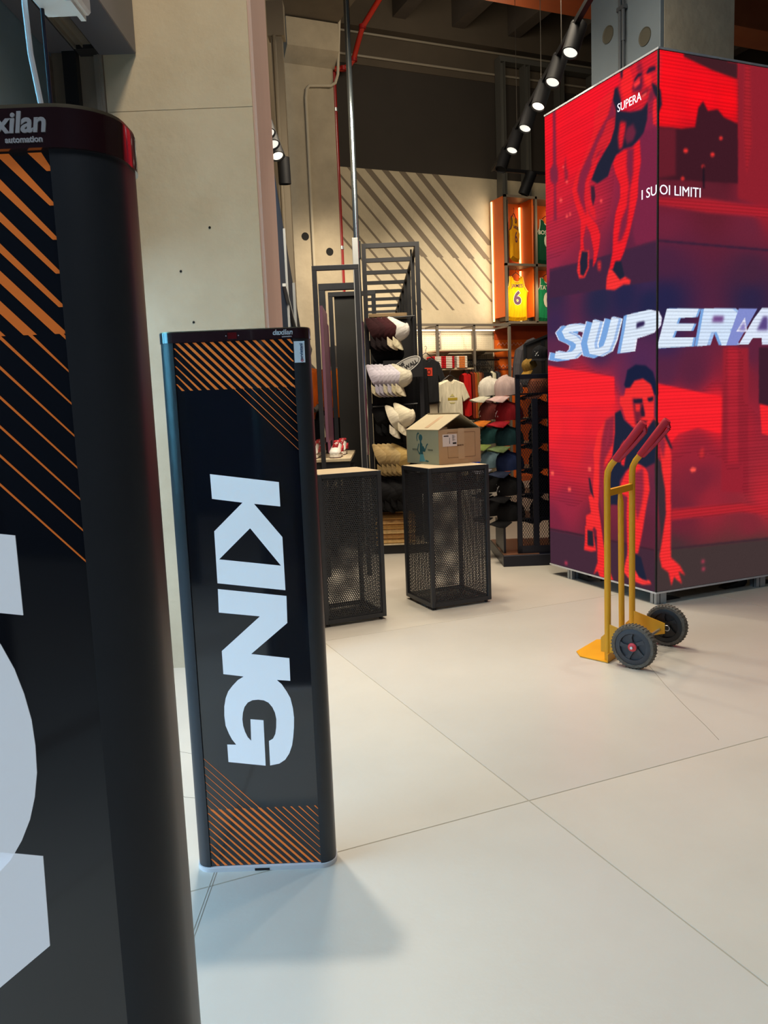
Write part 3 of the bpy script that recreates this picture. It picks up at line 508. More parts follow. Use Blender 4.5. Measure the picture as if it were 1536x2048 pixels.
LED_DATA = '{"bl":[[1174,3558,255,25,40],[1181,3231,235,28,42],[1154,2965,215,35,52],[1160,2705,180,40,62],[1198,2485,150,42,68],[866,3249,245,25,40],[687,3602,255,25,42],[695,2785,190,38,58],[698,2505,130,38,62],[366,3615,250,25,45],[120,2937,125,38,70],[119,2716,130,38,66],[119,2525,110,38,62],[317,2434,95,36,62],[1136,2246,55,40,68],[587,2135,40,40,70],[70,2195,60,40,75],[69,2066,35,38,72],[317,2133,38,38,72],[1141,2017,60,40,75],[1151,1511,253,38,48],[769,1461,253,38,48],[508,1382,250,38,48],[1191,1233,252,38,48],[895,1235,250,38,50],[594,1237,240,38,50],[1027,1038,225,38,52],[714,935,200,40,55],[1145,1824,90,42,72],[590,1816,60,42,78],[165,1646,80,42,80],[1147,1726,95,42,70],[266,1550,100,42,75],[114,1341,95,42,70],[1166,831,195,38,58],[1035,599,150,40,62],[428,694,120,40,58],[112,723,100,40,62],[1173,462,120,38,60],[600,490,100,36,52],[112,513,90,38,55],[1179,170,62,44,62],[723,124,70,42,55],[374,222,75,45,58],[60,168,60,44,52],[898,1042,225,38,50],[1157,1233,250,40,50],[372,1060,150,40,60]],"br":[[14,3450,255,18,30],[347,3335,255,15,28],[607,3362,255,15,25],[56,3214,250,20,30],[786,3381,130,32,42],[933,3072,120,32,42],[799,2899,125,32,48],[58,2939,70,28,38],[527,2975,58,25,35],[60,2691,110,32,50],[443,2746,95,32,45],[945,2677,150,32,45],[61,2535,110,36,58],[808,2538,105,36,55],[63,2314,75,36,62],[815,2271,70,36,58],[64,2058,38,36,72],[821,2068,45,36,68],[66,1799,60,38,78],[830,1726,95,36,60],[284,1598,90,36,60],[740,1554,130,34,50],[68,1586,85,38,65],[113,1335,250,35,45],[514,1285,255,35,45],[381,1050,150,36,52],[384,842,120,36,52],[478,694,150,38,52],[1006,650,190,40,52],[207,612,110,36,52],[863,479,125,40,52],[121,341,70,48,52],[868,295,72,55,50],[123,129,58,52,48],[629,138,62,55,48]],"L":[[[125,38,62,9],1129,3629,1095,3609,1095,3221,1074,3163,1072,3093,1103,3066,1096,2799,1135,2808,1125,3071,1171,3110,1179,3191,1134,3232],[[150,38,58,9],995,3159,974,3255,968,3151,945,3119,952,3061,988,3062],[[255,80,80,3],1019,2931,1025,2920,1040,2919,1055,2928,1061,2941,1055,2952,1039,2953,1025,2945],[[255,80,80,3],950,2801,955,2792,967,2791,978,2797,983,2808,978,2816,966,2818,955,2811],[[255,80,80,3],912,2806,916,2798,927,2797,937,2803,941,2812,937,2820,926,2821,916,2815],[[255,80,80,3],946,3047,951,3039,963,3038,974,3045,979,3055,974,3063,962,3064,951,3057],[[255,80,80,3],548,2814,552,2805,563,2804,575,2811,579,2821,574,2830,563,2831,552,2825],[[255,80,80,3],993,3167,997,3161,1005,3160,1014,3165,1017,3173,1013,3179,1005,3180,997,3174],[[120,38,66,9],160,3155,4,3136,-1,2425,205,2449,229,2532,182,2906],[[70,38,60,3],1199,2455,861,2442,609,2428,301,2436,5,2439,5,2430,301,2424,609,2411,862,2427,1199,2439],[[66,38,62,3],1199,2439,5,2430,3,2183,1204,2231],[[238,34,44,3],471,3521,397,3521,360,3447,397,3337,416,3235,486,3162,577,3133,672,2996,699,2987,742,2890,701,2755,607,2660,574,2587,588,2507,623,2413,661,2378,649,2485,689,2627,737,2696,770,2593,760,2514,806,2514,797,2734,877,2897,900,2980,860,3054,781,3133,696,3232,642,3321,634,3415,574,3482],[[135,36,62,9],428,3471,485,3366,589,3288,683,3188,803,3072,840,2964,798,2861,729,2753,756,2893,733,3004,657,3099,537,3161,447,3245,403,3355],[[215,36,48,9],498,3331,422,3338,435,3241,511,3169,603,3148,657,3066,670,3119,603,3213,537,3272],[[34,36,54,3],415,3517,348,3519,348,3413,360,3356,253,3312,160,3296,87,3323,94,3216,126,3144,183,3110,241,3089,324,3099,398,3081,448,3033,487,2964,605,2946,672,2988,604,3076,538,3129,460,3186,416,3266,403,3370,434,3450],[[225,34,46,9],358,3286,300,3260,310,3202,340,3111,371,3112,380,3193],[[105,38,60,9],288,3225,229,3229,200,3168,229,3124,288,3119,315,3173],[[242,32,42,3],404,3075,324,3091,241,3082,165,3112,153,2973,176,2866,184,2754,223,2647,271,2525,319,2424,363,2368,400,2374,420,2329,477,2330,441,2446,434,2574,412,2690,359,2796,362,2876,411,2967,433,3036],[[125,36,62,9],288,3088,223,3076,229,2918,262,2811,274,2698,295,2585,344,2508,387,2501,350,2636,291,2717,270,2852,294,2974],[[230,36,48,9],740,2989,699,2987,680,2875,633,2781,620,2695,688,2752,735,2846],[[60,34,52,3],679,2949,638,2938,626,2861,653,2802,673,2856],[[250,52,52,3],480,2339,426,2314,363,2247,313,2257,252,2222,262,2198,326,2207,420,2181,515,2200,506,2277],[[34,36,54,3],413,2377,350,2366,316,2260,363,2245,441,2323],[[240,50,52,3],817,2525,704,2504,703,2385,755,2321,822,2323,848,2383,832,2459],[[36,36,54,3],788,2515,718,2498,722,2388,769,2332,808,2351,811,2446],[[225,45,50,9],609,2411,569,2404,572,2338,603,2350],[[222,34,48,9],359,3612,324,3629,192,3613,18,3619,-21,3553,-12,3403,41,3383,90,3329,140,3296,218,3315,265,3348,351,3432,378,3503,367,3568],[[252,38,44,3],334,3603,265,3597,234,3519,244,3422,276,3382,329,3435,351,3511],[[252,44,46,3],131,3501,61,3475,51,3432,90,3407,116,3443],[[60,32,52,3],361,3613,329,3615,334,3556,351,3555],[[45,30,48,3],329,3618,265,3614,192,3609,244,3599,297,3602],[[150,34,55,9],192,3596,151,3587,131,3507,161,3518,197,3552],[[45,30,52,3],223,3485,218,3506,182,3529,141,3518,146,3500,182,3503,208,3489],[[95,32,56,9],223,3471,161,3492,136,3502,138,3424,156,3408,223,3428,239,3460],[[250,55,62,3],223,3481,166,3491,161,3459,192,3450,218,3446],[[45,30,52,3],106,3504,76,3526,22,3515,17,3487,61,3491,96,3493],[[120,32,50,9],151,3396,100,3404,71,3410,100,3372,146,3371],[[255,90,80,3],148,3375,100,3385,105,3370,146,3361],[[38,34,50,3],56,3427,12,3395,-17,3346,-28,3262,-4,3228,16,3228,11,3321,41,3357],[[120,38,60,9],90,3329,61,3397,31,3354,36,3323,75,3304],[[240,40,52,3],36,3310,11,3321,4,3273,8,3144,40,3171,45,3254],[[255,38,48,3],1251,1711,425,1579,421,1388,775,1372,1237,1403],[[55,34,46,3],1258,386,565,392,14,390,14,379,565,377,1259,369],[[68,42,56,3],1259,369,565,377,14,379,12,43,1266,37],[[220,60,90,9],-405,384,-427,387,-428,370,-405,366],[[220,60,90,9],-411,337,-434,340,-434,322,-412,318],[[220,60,90,9],1041,136,1005,141,1006,119,1041,113],[[255,90,80,3],732,917,696,919,696,889,732,887],[[255,90,80,3],1215,858,1174,860,1174,828,1216,825],[[255,90,80,3],989,743,950,746,950,715,989,711],[[248,48,50,3],512,1288,420,1323,412,1204,449,1012,533,936,590,908,612,632,565,411,528,228,438,87,481,85,547,174,544,60,577,54,626,135,676,94,625,199,633,440,662,468,683,447,763,450,762,540,701,572,730,697,680,714,658,929,667,1028,617,1178],[[150,40,60,9],522,1276,426,1311,439,1109,533,984,572,760,555,475,597,758,596,957,570,1130],[[50,34,50,3],729,837,709,838,670,715,661,678,710,737],[[248,48,50,3],773,461,682,453,640,286,704,270,790,270,775,357],[[40,36,48,3],747,432,679,435,668,314,744,312],[[248,48,50,3],305,900,236,963,135,979,77,914,60,801,97,660,130,505,175,339,288,315,297,603,288,730,355,748,359,813],[[150,42,62,9],219,905,126,945,117,797,142,678,184,569,210,672],[[255,60,58,3],279,341,306,264,333,180,271,136,132,120,40,141,57,164,132,159,183,200,218,224,227,325],[[32,36,56,3],218,329,146,316,85,159,166,167,209,220],[[60,44,52,3],13,1030,-43,988,-91,813,-99,702,-46,459,-10,693,12,861],[[248,48,50,3],38,1298,-41,1253,-103,1156,-132,1036,-129,816,-131,594,-133,358,-217,316,-266,257,-203,278,-237,196,-181,220,-165,234,-140,164,-111,252,-48,276,-23,352,-47,447,-84,645,-75,812,-43,944,-26,1087,-2,1187],[[140,40,58,9],14,1253,-41,1209,-76,1122,-58,1011,-18,1098,6,1187],[[32,36,56,3],420,1323,358,1346,323,1275,202,1201,102,1208,38,1298,-10,1209,8,986,101,947,176,972,219,975,305,912,368,837,395,660,516,654,524,899,449,1012,421,1181],[[36,34,48,3],38,1298,-10,1253,-88,1177,-146,1080,-119,1090,-73,1155,-33,1204,14,1242],[[235,44,52,3],362,1087,314,1135,302,1030,323,947,355,957],[[248,48,50,3],305,1495,236,1550,136,1562,55,1530,20,1452,19,1286,86,1219,152,1194,219,1218,305,1275,340,1357,370,1387,366,1439,322,1444],[[26,32,60,3],308,1553,288,1620,203,1652,104,1640,32,1595,0,1517,-5,1440,20,1441,47,1508,128,1554,211,1543,262,1494,305,1495,322,1519],[[115,34,52,9],236,1424,136,1411,116,1309,144,1287,202,1230,219,1321],[[240,48,50,3],207,1384,156,1383,160,1332,202,1333],[[30,30,50,3],226,1415,136,1420,133,1390,202,1392,219,1390],[[30,30,50,3],90,1421,26,1430,31,1399,74,1396],[[45,30,48,3],133,1388,111,1320,108,1296,144,1296,152,1332],[[60,30,45,3],194,1264,144,1271,78,1266,103,1253,144,1255,160,1236,189,1247],[[150,40,52,9],177,1239,127,1244,135,1228,172,1225],[[235,235,255,0],833,1972,924,1993,1057,2000,1135,1957,1091,1895,991,1860,950,1840,959,1814,1005,1791,1111,1792,1212,1811,1233,1752,1114,1732,968,1734,874,1780,859,1852,940,1905,1030,1937,1036,1936,1024,1941,929,1936,855,1918],[[120,165,222,0],823,1971,913,1992,1045,1999,1123,1956,1080,1894,980,1859,939,1839,948,1813,994,1790,1099,1791,1200,1810,1220,1752,1102,1732,956,1733,863,1779,848,1851,929,1904,1019,1936,1025,1935,1012,1940,918,1935,844,1917],[[245,250,255,0],720,1973,807,1994,935,2001,1011,1959,968,1897,872,1863,832,1843,840,1818,885,1795,987,1796,1085,1815,1104,1758,990,1738,849,1739,758,1784,744,1855,822,1907,909,1938,915,1938,903,1943,812,1938,740,1920],[[165,195,240,0],734,1975,821,1996,950,2002,1026,1960,983,1899,886,1864,846,1844,855,1819,900,1796,1002,1798,1100,1816,1120,1759,1005,1739,863,1740,772,1785,758,1856,837,1909,924,1940,930,1939,918,1944,826,1939,754,1922],[[225,238,255,0],759,1972,847,1993,975,1999,1047,1959,1006,1901,909,1867,867,1845,876,1817,924,1793,1029,1794,1129,1813,1147,1762,1032,1742,891,1743,802,1787,788,1856,865,1906,954,1938,962,1941,946,1948,852,1943,778,1925],[[235,235,255,0],745,2003,819,1844,789,1753,658,1726,543,1758,492,1833,434,1974,532,2000,591,1860,624,1806,680,1793,706,1792,711,1825,641,1975],[[120,165,222,0],734,2002,809,1843,778,1753,648,1725,533,1757,482,1833,425,1973,522,1999,581,1860,614,1805,669,1792,696,1791,700,1824,631,1974],[[245,250,255,0],634,2004,706,1847,676,1758,549,1731,438,1762,389,1837,334,1975,428,2001,485,1863,516,1810,570,1797,596,1796,600,1828,534,1976],[[165,195,240,0],648,2006,720,1848,690,1759,563,1732,451,1763,402,1838,346,1976,441,2002,498,1865,530,1811,584,1798,610,1797,614,1829,547,1978],[[225,238,255,0],662,2003,734,1846,707,1763,588,1738,482,1768,433,1840,377,1979,454,2000,511,1862,545,1806,605,1791,641,1793,648,1831,580,1981],[[240,240,255,0],275,1994,56,2002,-7,1985,-36,1938,-28,1892,20,1849,112,1835,185,1827,207,1742,345,1742,298,1896],[[120,165,222,0],324,1994,101,2002,38,1984,8,1938,16,1891,65,1847,159,1833,233,1825,256,1740,395,1740,348,1895],[[225,238,255,0],291,1996,70,2004,7,1986,-22,1940,-14,1893,34,1850,127,1836,200,1828,222,1743,361,1744,314,1897],[[50,38,80,3],193,1933,124,1937,110,1924,121,1905,197,1894]],"R":[[[222,34,48,9],-297,3443,-270,3474,-165,3518,-16,3610,19,3563,11,3408,-36,3365,-79,3289,-122,3237,-186,3224,-224,3236,-291,3280,-311,3335,-303,3398],[[252,38,44,3],-278,3445,-224,3470,-199,3410,-207,3314,-232,3264,-274,3291,-291,3353],[[252,44,46,3],-114,3439,-54,3446,-45,3409,-79,3366,-101,3390],[[60,32,52,3],-299,3443,-274,3458,-278,3401,-291,3393],[[45,30,48,3],-274,3461,-224,3486,-165,3515,-207,3482,-249,3461],[[150,34,55,9],-165,3503,-131,3513,-114,3445,-139,3442,-169,3458],[[45,30,52,3],-190,3383,-186,3405,-156,3444,-122,3451,-127,3431,-156,3418,-177,3394],[[95,32,56,9],-190,3370,-139,3417,-118,3439,-120,3362,-135,3338,-190,3329,-203,3353],[[250,55,62,3],-190,3380,-144,3413,-139,3385,-165,3363,-186,3348],[[45,30,52,3],-93,3454,-67,3489,-20,3504,-15,3479,-54,3462,-84,3447],[[120,32,50,9],-131,3329,-88,3359,-62,3378,-88,3327,-126,3307],[[255,90,80,3],-129,3310,-88,3340,-92,3323,-126,3297],[[38,34,50,3],-49,3402,-11,3390,16,3354,25,3274,3,3230,-14,3222,-10,3316,-36,3339],[[120,38,60,9],-79,3289,-54,3369,-28,3340,-32,3307,-66,3271],[[240,40,52,3],-32,3294,-10,3316,-3,3271,-7,3141,-35,3155,-40,3235],[[62,30,36,3],201,3607,665,3600,668,3499,448,3529,201,3583],[[140,32,44,9],665,3605,980,3610,1009,2697,685,2737],[[165,34,44,9],730,3597,774,3597,801,3106,762,2894,725,3203],[[62,26,36,3],-7,3136,193,3144,302,3164,327,3287,368,3331,410,3275,494,3293,552,3248,674,3219,683,2836,196,2824,-5,2815],[[100,30,42,9],-7,3136,139,3144,142,2850,-5,2820],[[235,50,48,3],245,3012,239,3001,224,2995,210,2998,204,3008,210,3020,224,3025,238,3022],[[235,50,48,3],474,3005,468,2995,455,2989,441,2992,435,3002,440,3012,454,3018,468,3015],[[235,50,48,3],390,2924,385,2916,374,2912,364,2914,359,2922,363,2930,374,2934,385,2932],[[235,50,48,3],217,2835,212,2826,200,2822,189,2825,184,2833,189,2842,200,2846,212,2844],[[235,50,48,3],543,3115,538,3106,526,3101,514,3104,509,3112,514,3121,526,3126,538,3123],[[30,22,32,3],371,2928,385,2929,390,2786,374,2785],[[175,34,46,9],-4,2705,406,2720,1009,2692,1011,2632,407,2632,-4,2660],[[50,32,54,3],-3,2440,1018,2415,1018,2402,-3,2428],[[255,35,45,3],-15,1518,578,1408,566,1154,355,1205,184,1173,120,1116,-14,1302],[[150,34,48,9],572,1745,809,1743,835,715,574,746],[[175,36,50,9],615,1745,711,1744,730,935,632,942],[[60,30,44,3],908,1742,1095,1741,1110,1276,919,1347],[[250,40,48,3],926,1347,1109,1308,1116,1094,954,1134],[[60,40,48,3],-12,394,1044,369,1045,351,-12,379],[[66,52,52,3],-12,379,1045,351,1056,-19,-11,47],[[185,38,48,9],121,659,769,644,1037,597,1039,542,771,584,121,584],[[255,85,75,3],284,922,309,937,341,927,339,904,302,898],[[200,45,50,9],368,1031,404,1075,413,1005,383,990],[[220,60,90,9],402,273,426,269,426,250,402,253],[[220,60,90,9],409,218,433,214,433,195,409,198],[[220,60,90,9],-750,393,-729,389,-730,372,-750,374],[[255,90,80,3],-560,994,-536,993,-537,967,-560,968],[[255,90,80,3],-848,987,-825,986,-825,960,-848,962],[[255,90,80,3],-720,875,-696,873,-697,847,-720,849],[[248,48,50,3],-410,1304,-343,1333,-337,1225,-364,1053,-425,992,-465,973,-480,734,-447,532,-421,362,-356,213,-388,223,-435,319,-433,217,-456,220,-489,303,-523,279,-489,358,-494,570,-514,600,-528,584,-580,601,-580,677,-540,695,-559,806,-526,814,-511,998,-517,1084,-483,1211],[[150,40,60,9],-417,1294,-347,1323,-357,1140,-425,1035,-452,841,-440,587,-470,842,-469,1016,-451,1166],[[50,34,50,3],-558,925,-545,924,-519,814,-513,780,-545,838],[[248,48,50,3],-587,612,-527,590,-499,438,-542,437,-598,454,-588,524],[[40,36,48,3],-570,583,-525,573,-518,467,-568,480],[[248,48,50,3],-256,936,-200,988,-117,994,-68,923,-53,810,-85,677,-113,532,-151,383,-242,387,-249,658,-242,775,-294,801,-297,862],[[150,42,62,9],-187,932,-110,960,-103,814,-123,703,-158,605,-179,708],[[255,60,58,3],-235,409,-256,343,-277,272,-228,214,-115,160,-36,153,-50,181,-115,198,-158,252,-186,284,-193,382],[[32,36,56,3],-186,383,-127,354,-75,184,-143,215,-179,277],[[60,44,52,3],-11,1031,39,983,83,799,91,685,42,448,9,692,-11,863],[[248,48,50,3],-34,1299,37,1252,95,1148,122,1023,119,797,121,567,123,323,205,255,254,179,191,219,225,123,169,165,154,185,130,121,102,220,43,262,21,346,42,436,77,629,69,801,39,938,24,1085,2,1187],[[140,40,58,9],-13,1254,37,1207,69,1116,53,1005,17,1097,-5,1187],[[32,36,56,3],-343,1333,-296,1353,-269,1287,-173,1212,-90,1213,-34,1299,9,1209,-7,986,-89,958,-152,990,-187,998,-256,947,-304,885,-324,726,-413,739,-418,959,-364,1053,-344,1204],[[36,34,48,3],-34,1299,9,1253,80,1172,136,1068,110,1080,66,1150,30,1202,-13,1243],[[235,44,52,3],-299,1115,-262,1156,-253,1057,-269,981,-294,994],[[248,48,50,3],-255,1492,-201,1544,-119,1558,-49,1529,-18,1452,-17,1287,-76,1224,-132,1202,-187,1229,-255,1287,-282,1363,-305,1391,-303,1439,-269,1444],[[26,32,60,3],-258,1545,-242,1609,-174,1642,-91,1635,-28,1594,0,1517,5,1440,-18,1441,-42,1507,-112,1550,-180,1538,-221,1491,-255,1492,-269,1513],[[115,34,52,9],-201,1425,-118,1412,-101,1313,-125,1292,-173,1239,-187,1327],[[240,48,50,3],-177,1386,-135,1385,-139,1336,-173,1337],[[30,30,50,3],-193,1416,-118,1420,-115,1392,-173,1394,-187,1392],[[30,30,50,3],-79,1421,-23,1430,-27,1400,-65,1397],[[45,30,48,3],-115,1390,-97,1323,-94,1299,-125,1301,-132,1336],[[60,30,45,3],-166,1272,-125,1276,-69,1270,-90,1257,-125,1261,-139,1243,-162,1255],[[150,40,52,9],-152,1247,-111,1249,-118,1234,-148,1234],[[240,240,255,0],-232,1960,-50,1995,6,1986,33,1943,26,1895,-18,1847,-98,1825,-159,1811,-177,1728,-286,1720,-250,1866],[[225,238,255,0],-244,1960,-62,1995,-6,1985,20,1943,13,1895,-30,1847,-110,1825,-171,1811,-190,1728,-298,1720,-262,1866],[[120,165,222,0],92,2003,369,2005,343,1949,195,1944,176,1905,331,1905,305,1859,163,1859,142,1815,325,1815,311,1755,9,1745],[[225,238,255,0],75,2002,350,2005,325,1949,177,1943,158,1905,313,1905,287,1859,146,1859,124,1815,307,1815,292,1756,-9,1746],[[120,165,222,0],370,2005,623,2008,685,1971,680,1906,606,1866,663,1760,534,1761,485,1851,438,1851,400,1762,315,1755],[[165,195,240,0],428,2008,683,2010,746,1974,741,1908,666,1868,723,1761,593,1762,544,1853,497,1853,458,1763,372,1757],[[215,232,255,0],396,2006,650,2008,713,1971,708,1906,633,1866,690,1759,561,1760,512,1851,465,1851,426,1761,341,1755],[[110,70,130,9],483,1957,577,1957,568,1916,466,1915],[[130,140,205,0],712,2009,886,2010,697,1759,601,1760],[[225,235,255,0],860,1947,928,2014,1115,2015,1123,1761,936,1763,934,1809,849,1809,808,1764,718,1764],[[90,70,130,9],944,1958,987,1958,990,1860,883,1860],[[240,240,255,0],769,1949,795,1849,692,1853],[[130,120,190,9],765,1921,778,1859,711,1862]]}'
# ---------------- LED screen tower ----------------
LED = json.loads(LED_DATA)
LX, LY = 3.81, 4.247
led = thing('led_screen_tower', 'tall corner video screen showing a red runner and the word SUPERA', 'screen', (LX, LY, 0))
def s2l(a): a = np.asarray(a, float)/255; return np.where(a <= .04045, a/12.92, ((a+.055)/1.055)**2.4)
def paint(width, z0, z1, cps, polys, step):
    nx = int(width/step)+1; nz = int((z1-z0)/step)+1
    U, Z = np.meshgrid(np.linspace(0, width, nx), np.linspace(z0, z1, nz)); cp = np.array(cps, float)
    num = np.zeros(U.shape+(3,)); den = np.zeros(U.shape)
    for c in cp:
        wgt = 1/((U-c[0]/1000)**2+(Z-c[1]/1000)**2+.004)**1.7; num += wgt[..., None]*c[2:5]; den += wgt
    img = num/den[..., None]
    rng = np.random.RandomState(3)
    for P in polys:
        col = np.array(P[0][:3], float); bl = P[0][3]+3; q = np.array(P[1:], float).reshape(-1, 2)/1000
        i0 = max(0, int(q[:, 0].min()/step)-bl); i1 = min(nx, int(q[:, 0].max()/step)+bl); j0 = max(0, int((q[:, 1].min()-z0)/step)-bl); j1 = min(nz, int((q[:, 1].max()-z0)/step)+bl)
        if i0 >= i1 or j0 >= j1: continue
        cov = np.zeros((j1-j0, i1-i0))
        for ox, oy in ((-.25, -.25), (.25, -.25), (.25, .25), (-.25, .25)):
            u = U[j0:j1, i0:i1]+ox*step; z = Z[j0:j1, i0:i1]+oy*step; ins = np.zeros(u.shape, bool)
            for k in range(len(q)):
                xa, ya = q[k]; xb, yb = q[(k+1) % len(q)]
                if ya == yb: continue
                ins ^= ((ya > z) != (yb > z)) & (u < (xb-xa)*(z-ya)/(yb-ya)+xa)
            cov += ins/4
        pad = cov
        for _ in range(P[0][3]):
            e = np.pad(pad, 1, mode='edge'); pad = (e[1:-1, 1:-1]*2+e[:-2, 1:-1]+e[2:, 1:-1]+e[1:-1, :-2]+e[1:-1, 2:])/6
        img[j0:j1, i0:i1] = img[j0:j1, i0:i1]*(1-pad[..., None])+col*pad[..., None]
    # LED pixel rows and slight picture noise
    row = 1-.10*(np.sin(Z/.023*2*PI) > .2)*(img[..., 0] > 150); img *= row[..., None]
    img *= (1+.012*rng.randn(*U.shape))[..., None]
    return U, Z, np.clip(img, 0, 255)
SCR = bpy.data.materials.new('screen_picture'); SCR.use_nodes = True; SCR.cycles.emission_sampling = 'NONE'; nt = SCR.node_tree; nt.nodes.clear()
at = nt.nodes.new('ShaderNodeAttribute'); at.attribute_name = 'pic'; em = nt.nodes.new('ShaderNodeEmission'); em.inputs[1].default_value = 1.0; ou = nt.nodes.new('ShaderNodeOutputMaterial')
nt.links.new(at.outputs['Color'], em.inputs[0]); nt.links.new(em.outputs[0], ou.inputs[0])
def screen(name, width, cps, polys, place):
    U, Z, img = paint(width, .095, 3.60, cps, polys, .0055)
    ny, nx = U.shape; V = np.array([place(u, z) for u, z in ((0, 0),)]); o0 = np.array(place(0, 0)); du = np.array(place(1, 0))-o0
    V = o0+U[..., None]*du+Z[..., None]*np.array((0, 0, 1)); idx = np.arange(ny*nx).reshape(ny, nx)
    Fc = np.stack([idx[:-1, :-1], idx[:-1, 1:], idx[1:, 1:], idx[1:, :-1]], -1).reshape(-1, 4)
    me = bpy.data.meshes.new(name); me.vertices.add(ny*nx); me.vertices.foreach_set('co', V.reshape(-1))
    me.loops.add(Fc.size); me.loops.foreach_set('vertex_index', Fc.ravel().astype(np.int32)); me.polygons.add(len(Fc)); me.polygons.foreach_set('loop_start', np.arange(len(Fc))*4); me.polygons.foreach_set('loop_total', np.full(len(Fc), 4))
    me.update(); ca = me.color_attributes.new('pic', 'FLOAT_COLOR', 'POINT'); col = np.ones((ny*nx, 4)); col[:, :3] = s2l(img).reshape(-1, 3); ca.data.foreach_set('color', col.ravel())
    me.materials.append(SCR); return link(name, me, led)
screen('screen_face', 1.238, LED['bl'], LED['L'], lambda u, z: (0, .006+u, z))
screen('screen_face', 2.0, LED['br'], LED['R'], lambda u, z: (.006+u, 0, z))
ALU = mat('aluminium_profile', 'a9b2ba', .3, .7); SBK = mat('screen_back', '141416', .8)
mb = MB(); mb.box(.004, 2.01, .004, .10, .085, 3.608); mb.box(.004, .10, .10, 1.25, .085, 3.608); mb.obj('cabinet', SBK, led)
for bx in ((-.002, .012, -.002, 1.25, 3.606, 3.618), (.012, 2.01, -.002, .012, 3.606, 3.618), (-.004, .012, -.004, 1.25, .080, .092), (.012, 2.01, -.004, .012, .080, .092)): mb = MB(); mb.box(*bx); mb.obj('edge_trim', mat('bright_trim', 'd8dce2', .3, .4), led)
mb = MB(); mb.box(-.0035, .0065, -.0035, .0065, .093, 3.605); mb.obj('corner_seam', SBK, led)
for x, y in ((.02, .02), (.02, .98), (.96, .02), (1.9, .02)):
    mb = MB(); mb.box(x, x+.09, y, y+.06, 0, .085); mb.box(x+.03, x+.034, y-.002, y, .0, .083, mi=1); mb.box(x-.002, x, y+.025, y+.03, 0, .083, mi=1); mb.obj('leg', [ALU, BLK], led)
    mb = MB(); mb.poly([[(x+.12, .085), (x+.2, .085), (x+.14, .04), (x+.05+.22, .0), (x+.04, .0), (x+.09, .05)]] if y < .5 else [[(x+.1, .085), (x+.24, .085), (x+.22, .0), (x+.1, .0)]], y+.05, y+.10); mb.obj('cable_clamp', BLK, led)
mb = MB(); mb.poly([[(.74, .0), (.93, .0), (.955, .025), (.95, .085), (.90, .085), (.86, .035), (.76, .018)]], .10, .17); mb.obj('foot_bracket', BLK, led)
mb = MB(); mb.poly([[(1.0, .0), (.86, .0), (.70, .03), (.70, .05), (.85, .03), (.92, .085), (1.0, .085)]], .08, .12, Matrix(((0, 1, 0, 0), (1, 0, 0, 0), (0, 0, 1, 0), (0, 0, 0, 1)))); mb.obj('foot_bracket', BLK, led)
LT = mat('screen_text', 'f4f2ff', .5, emit=1.0)
Ml2 = frameM((-.003, 0, 0), (0, -1, 0), (0, 0, 1))
text('SUPERA', .078, frameM((-.003, .272, 3.352), (0, -1, 0), (0, 0, 1)), LT, led, -.0002, 'screen_lettering', width=.235)
text('I SU', .088, frameM((-.003, .078, 2.724), (0, -1, 0), (0, 0, 1)), LT, led, 0, 'screen_lettering', width=.140)
text('OI LIMITI', .088, frameM((.187, -.003, 2.724), (1, 0, 0), (0, 0, 1)), LT, led, 0, 'screen_lettering', width=.345)
# pillar inside
pl = thing('screen_pillar', 'pillar with blue daylight painted on its left side and round holes, rising out of the screen tower', 'column', (4.5, 5.0, 0)); pl['kind'] = 'structure'
BGP = mat('pillar_daylight_tint', '69747c', .55, noise=.06, scale=2)  # blue daylight on the pillar's left side, painted into the base colour
mb = MB(); mb.box(0, .04, .45, .81, 0, 8.3, ch=.004); mb.box(0, .04, 0, .36, 0, 8.3, ch=.004); mb.box(.02, .04, .36, .45, 0, 8.3); mb.box(.04, .73, .02, .81, 0, 8.3); mb.obj('shaft', BGP, pl)
mb = MB(); mb.box(.04, .73, -.002, .02, 0, 8.3); mb.obj('front_face', mat('pillar_concrete', 'a89f8d', .8, noise=.15, scale=2.5, bump=.2, bscale=15), pl)
for y, z in ((.59, 4.33), (.16, 4.14)):
    mb = MB(); mb.lathe([(0, 0), (.058, 0), (.066, .006), (.066, -.02)], 22, Matrix.Translation((-.001, y, z)) @ Matrix.Rotation(-PI/2, 4, 'Y')); mb.obj('hole', mat('hole_olive', '4a473c', .8), pl)
mb = MB(); mb.tube([(-.02, .385, 3), (-.02, .385, 8.2)], .009, 8); mb.tube([(-.02, .425, 3), (-.02, .425, 8.2)], .012, 8); mb.box(-.035, 0, .36, .45, 4.43, 4.46); mb.tube([(-.02, .385, 4.2), (-.02, .385, 4.43)], .014, 8)
mb.obj('conduit', mat('dark_conduit', '5b6066', .4, .5), pl)
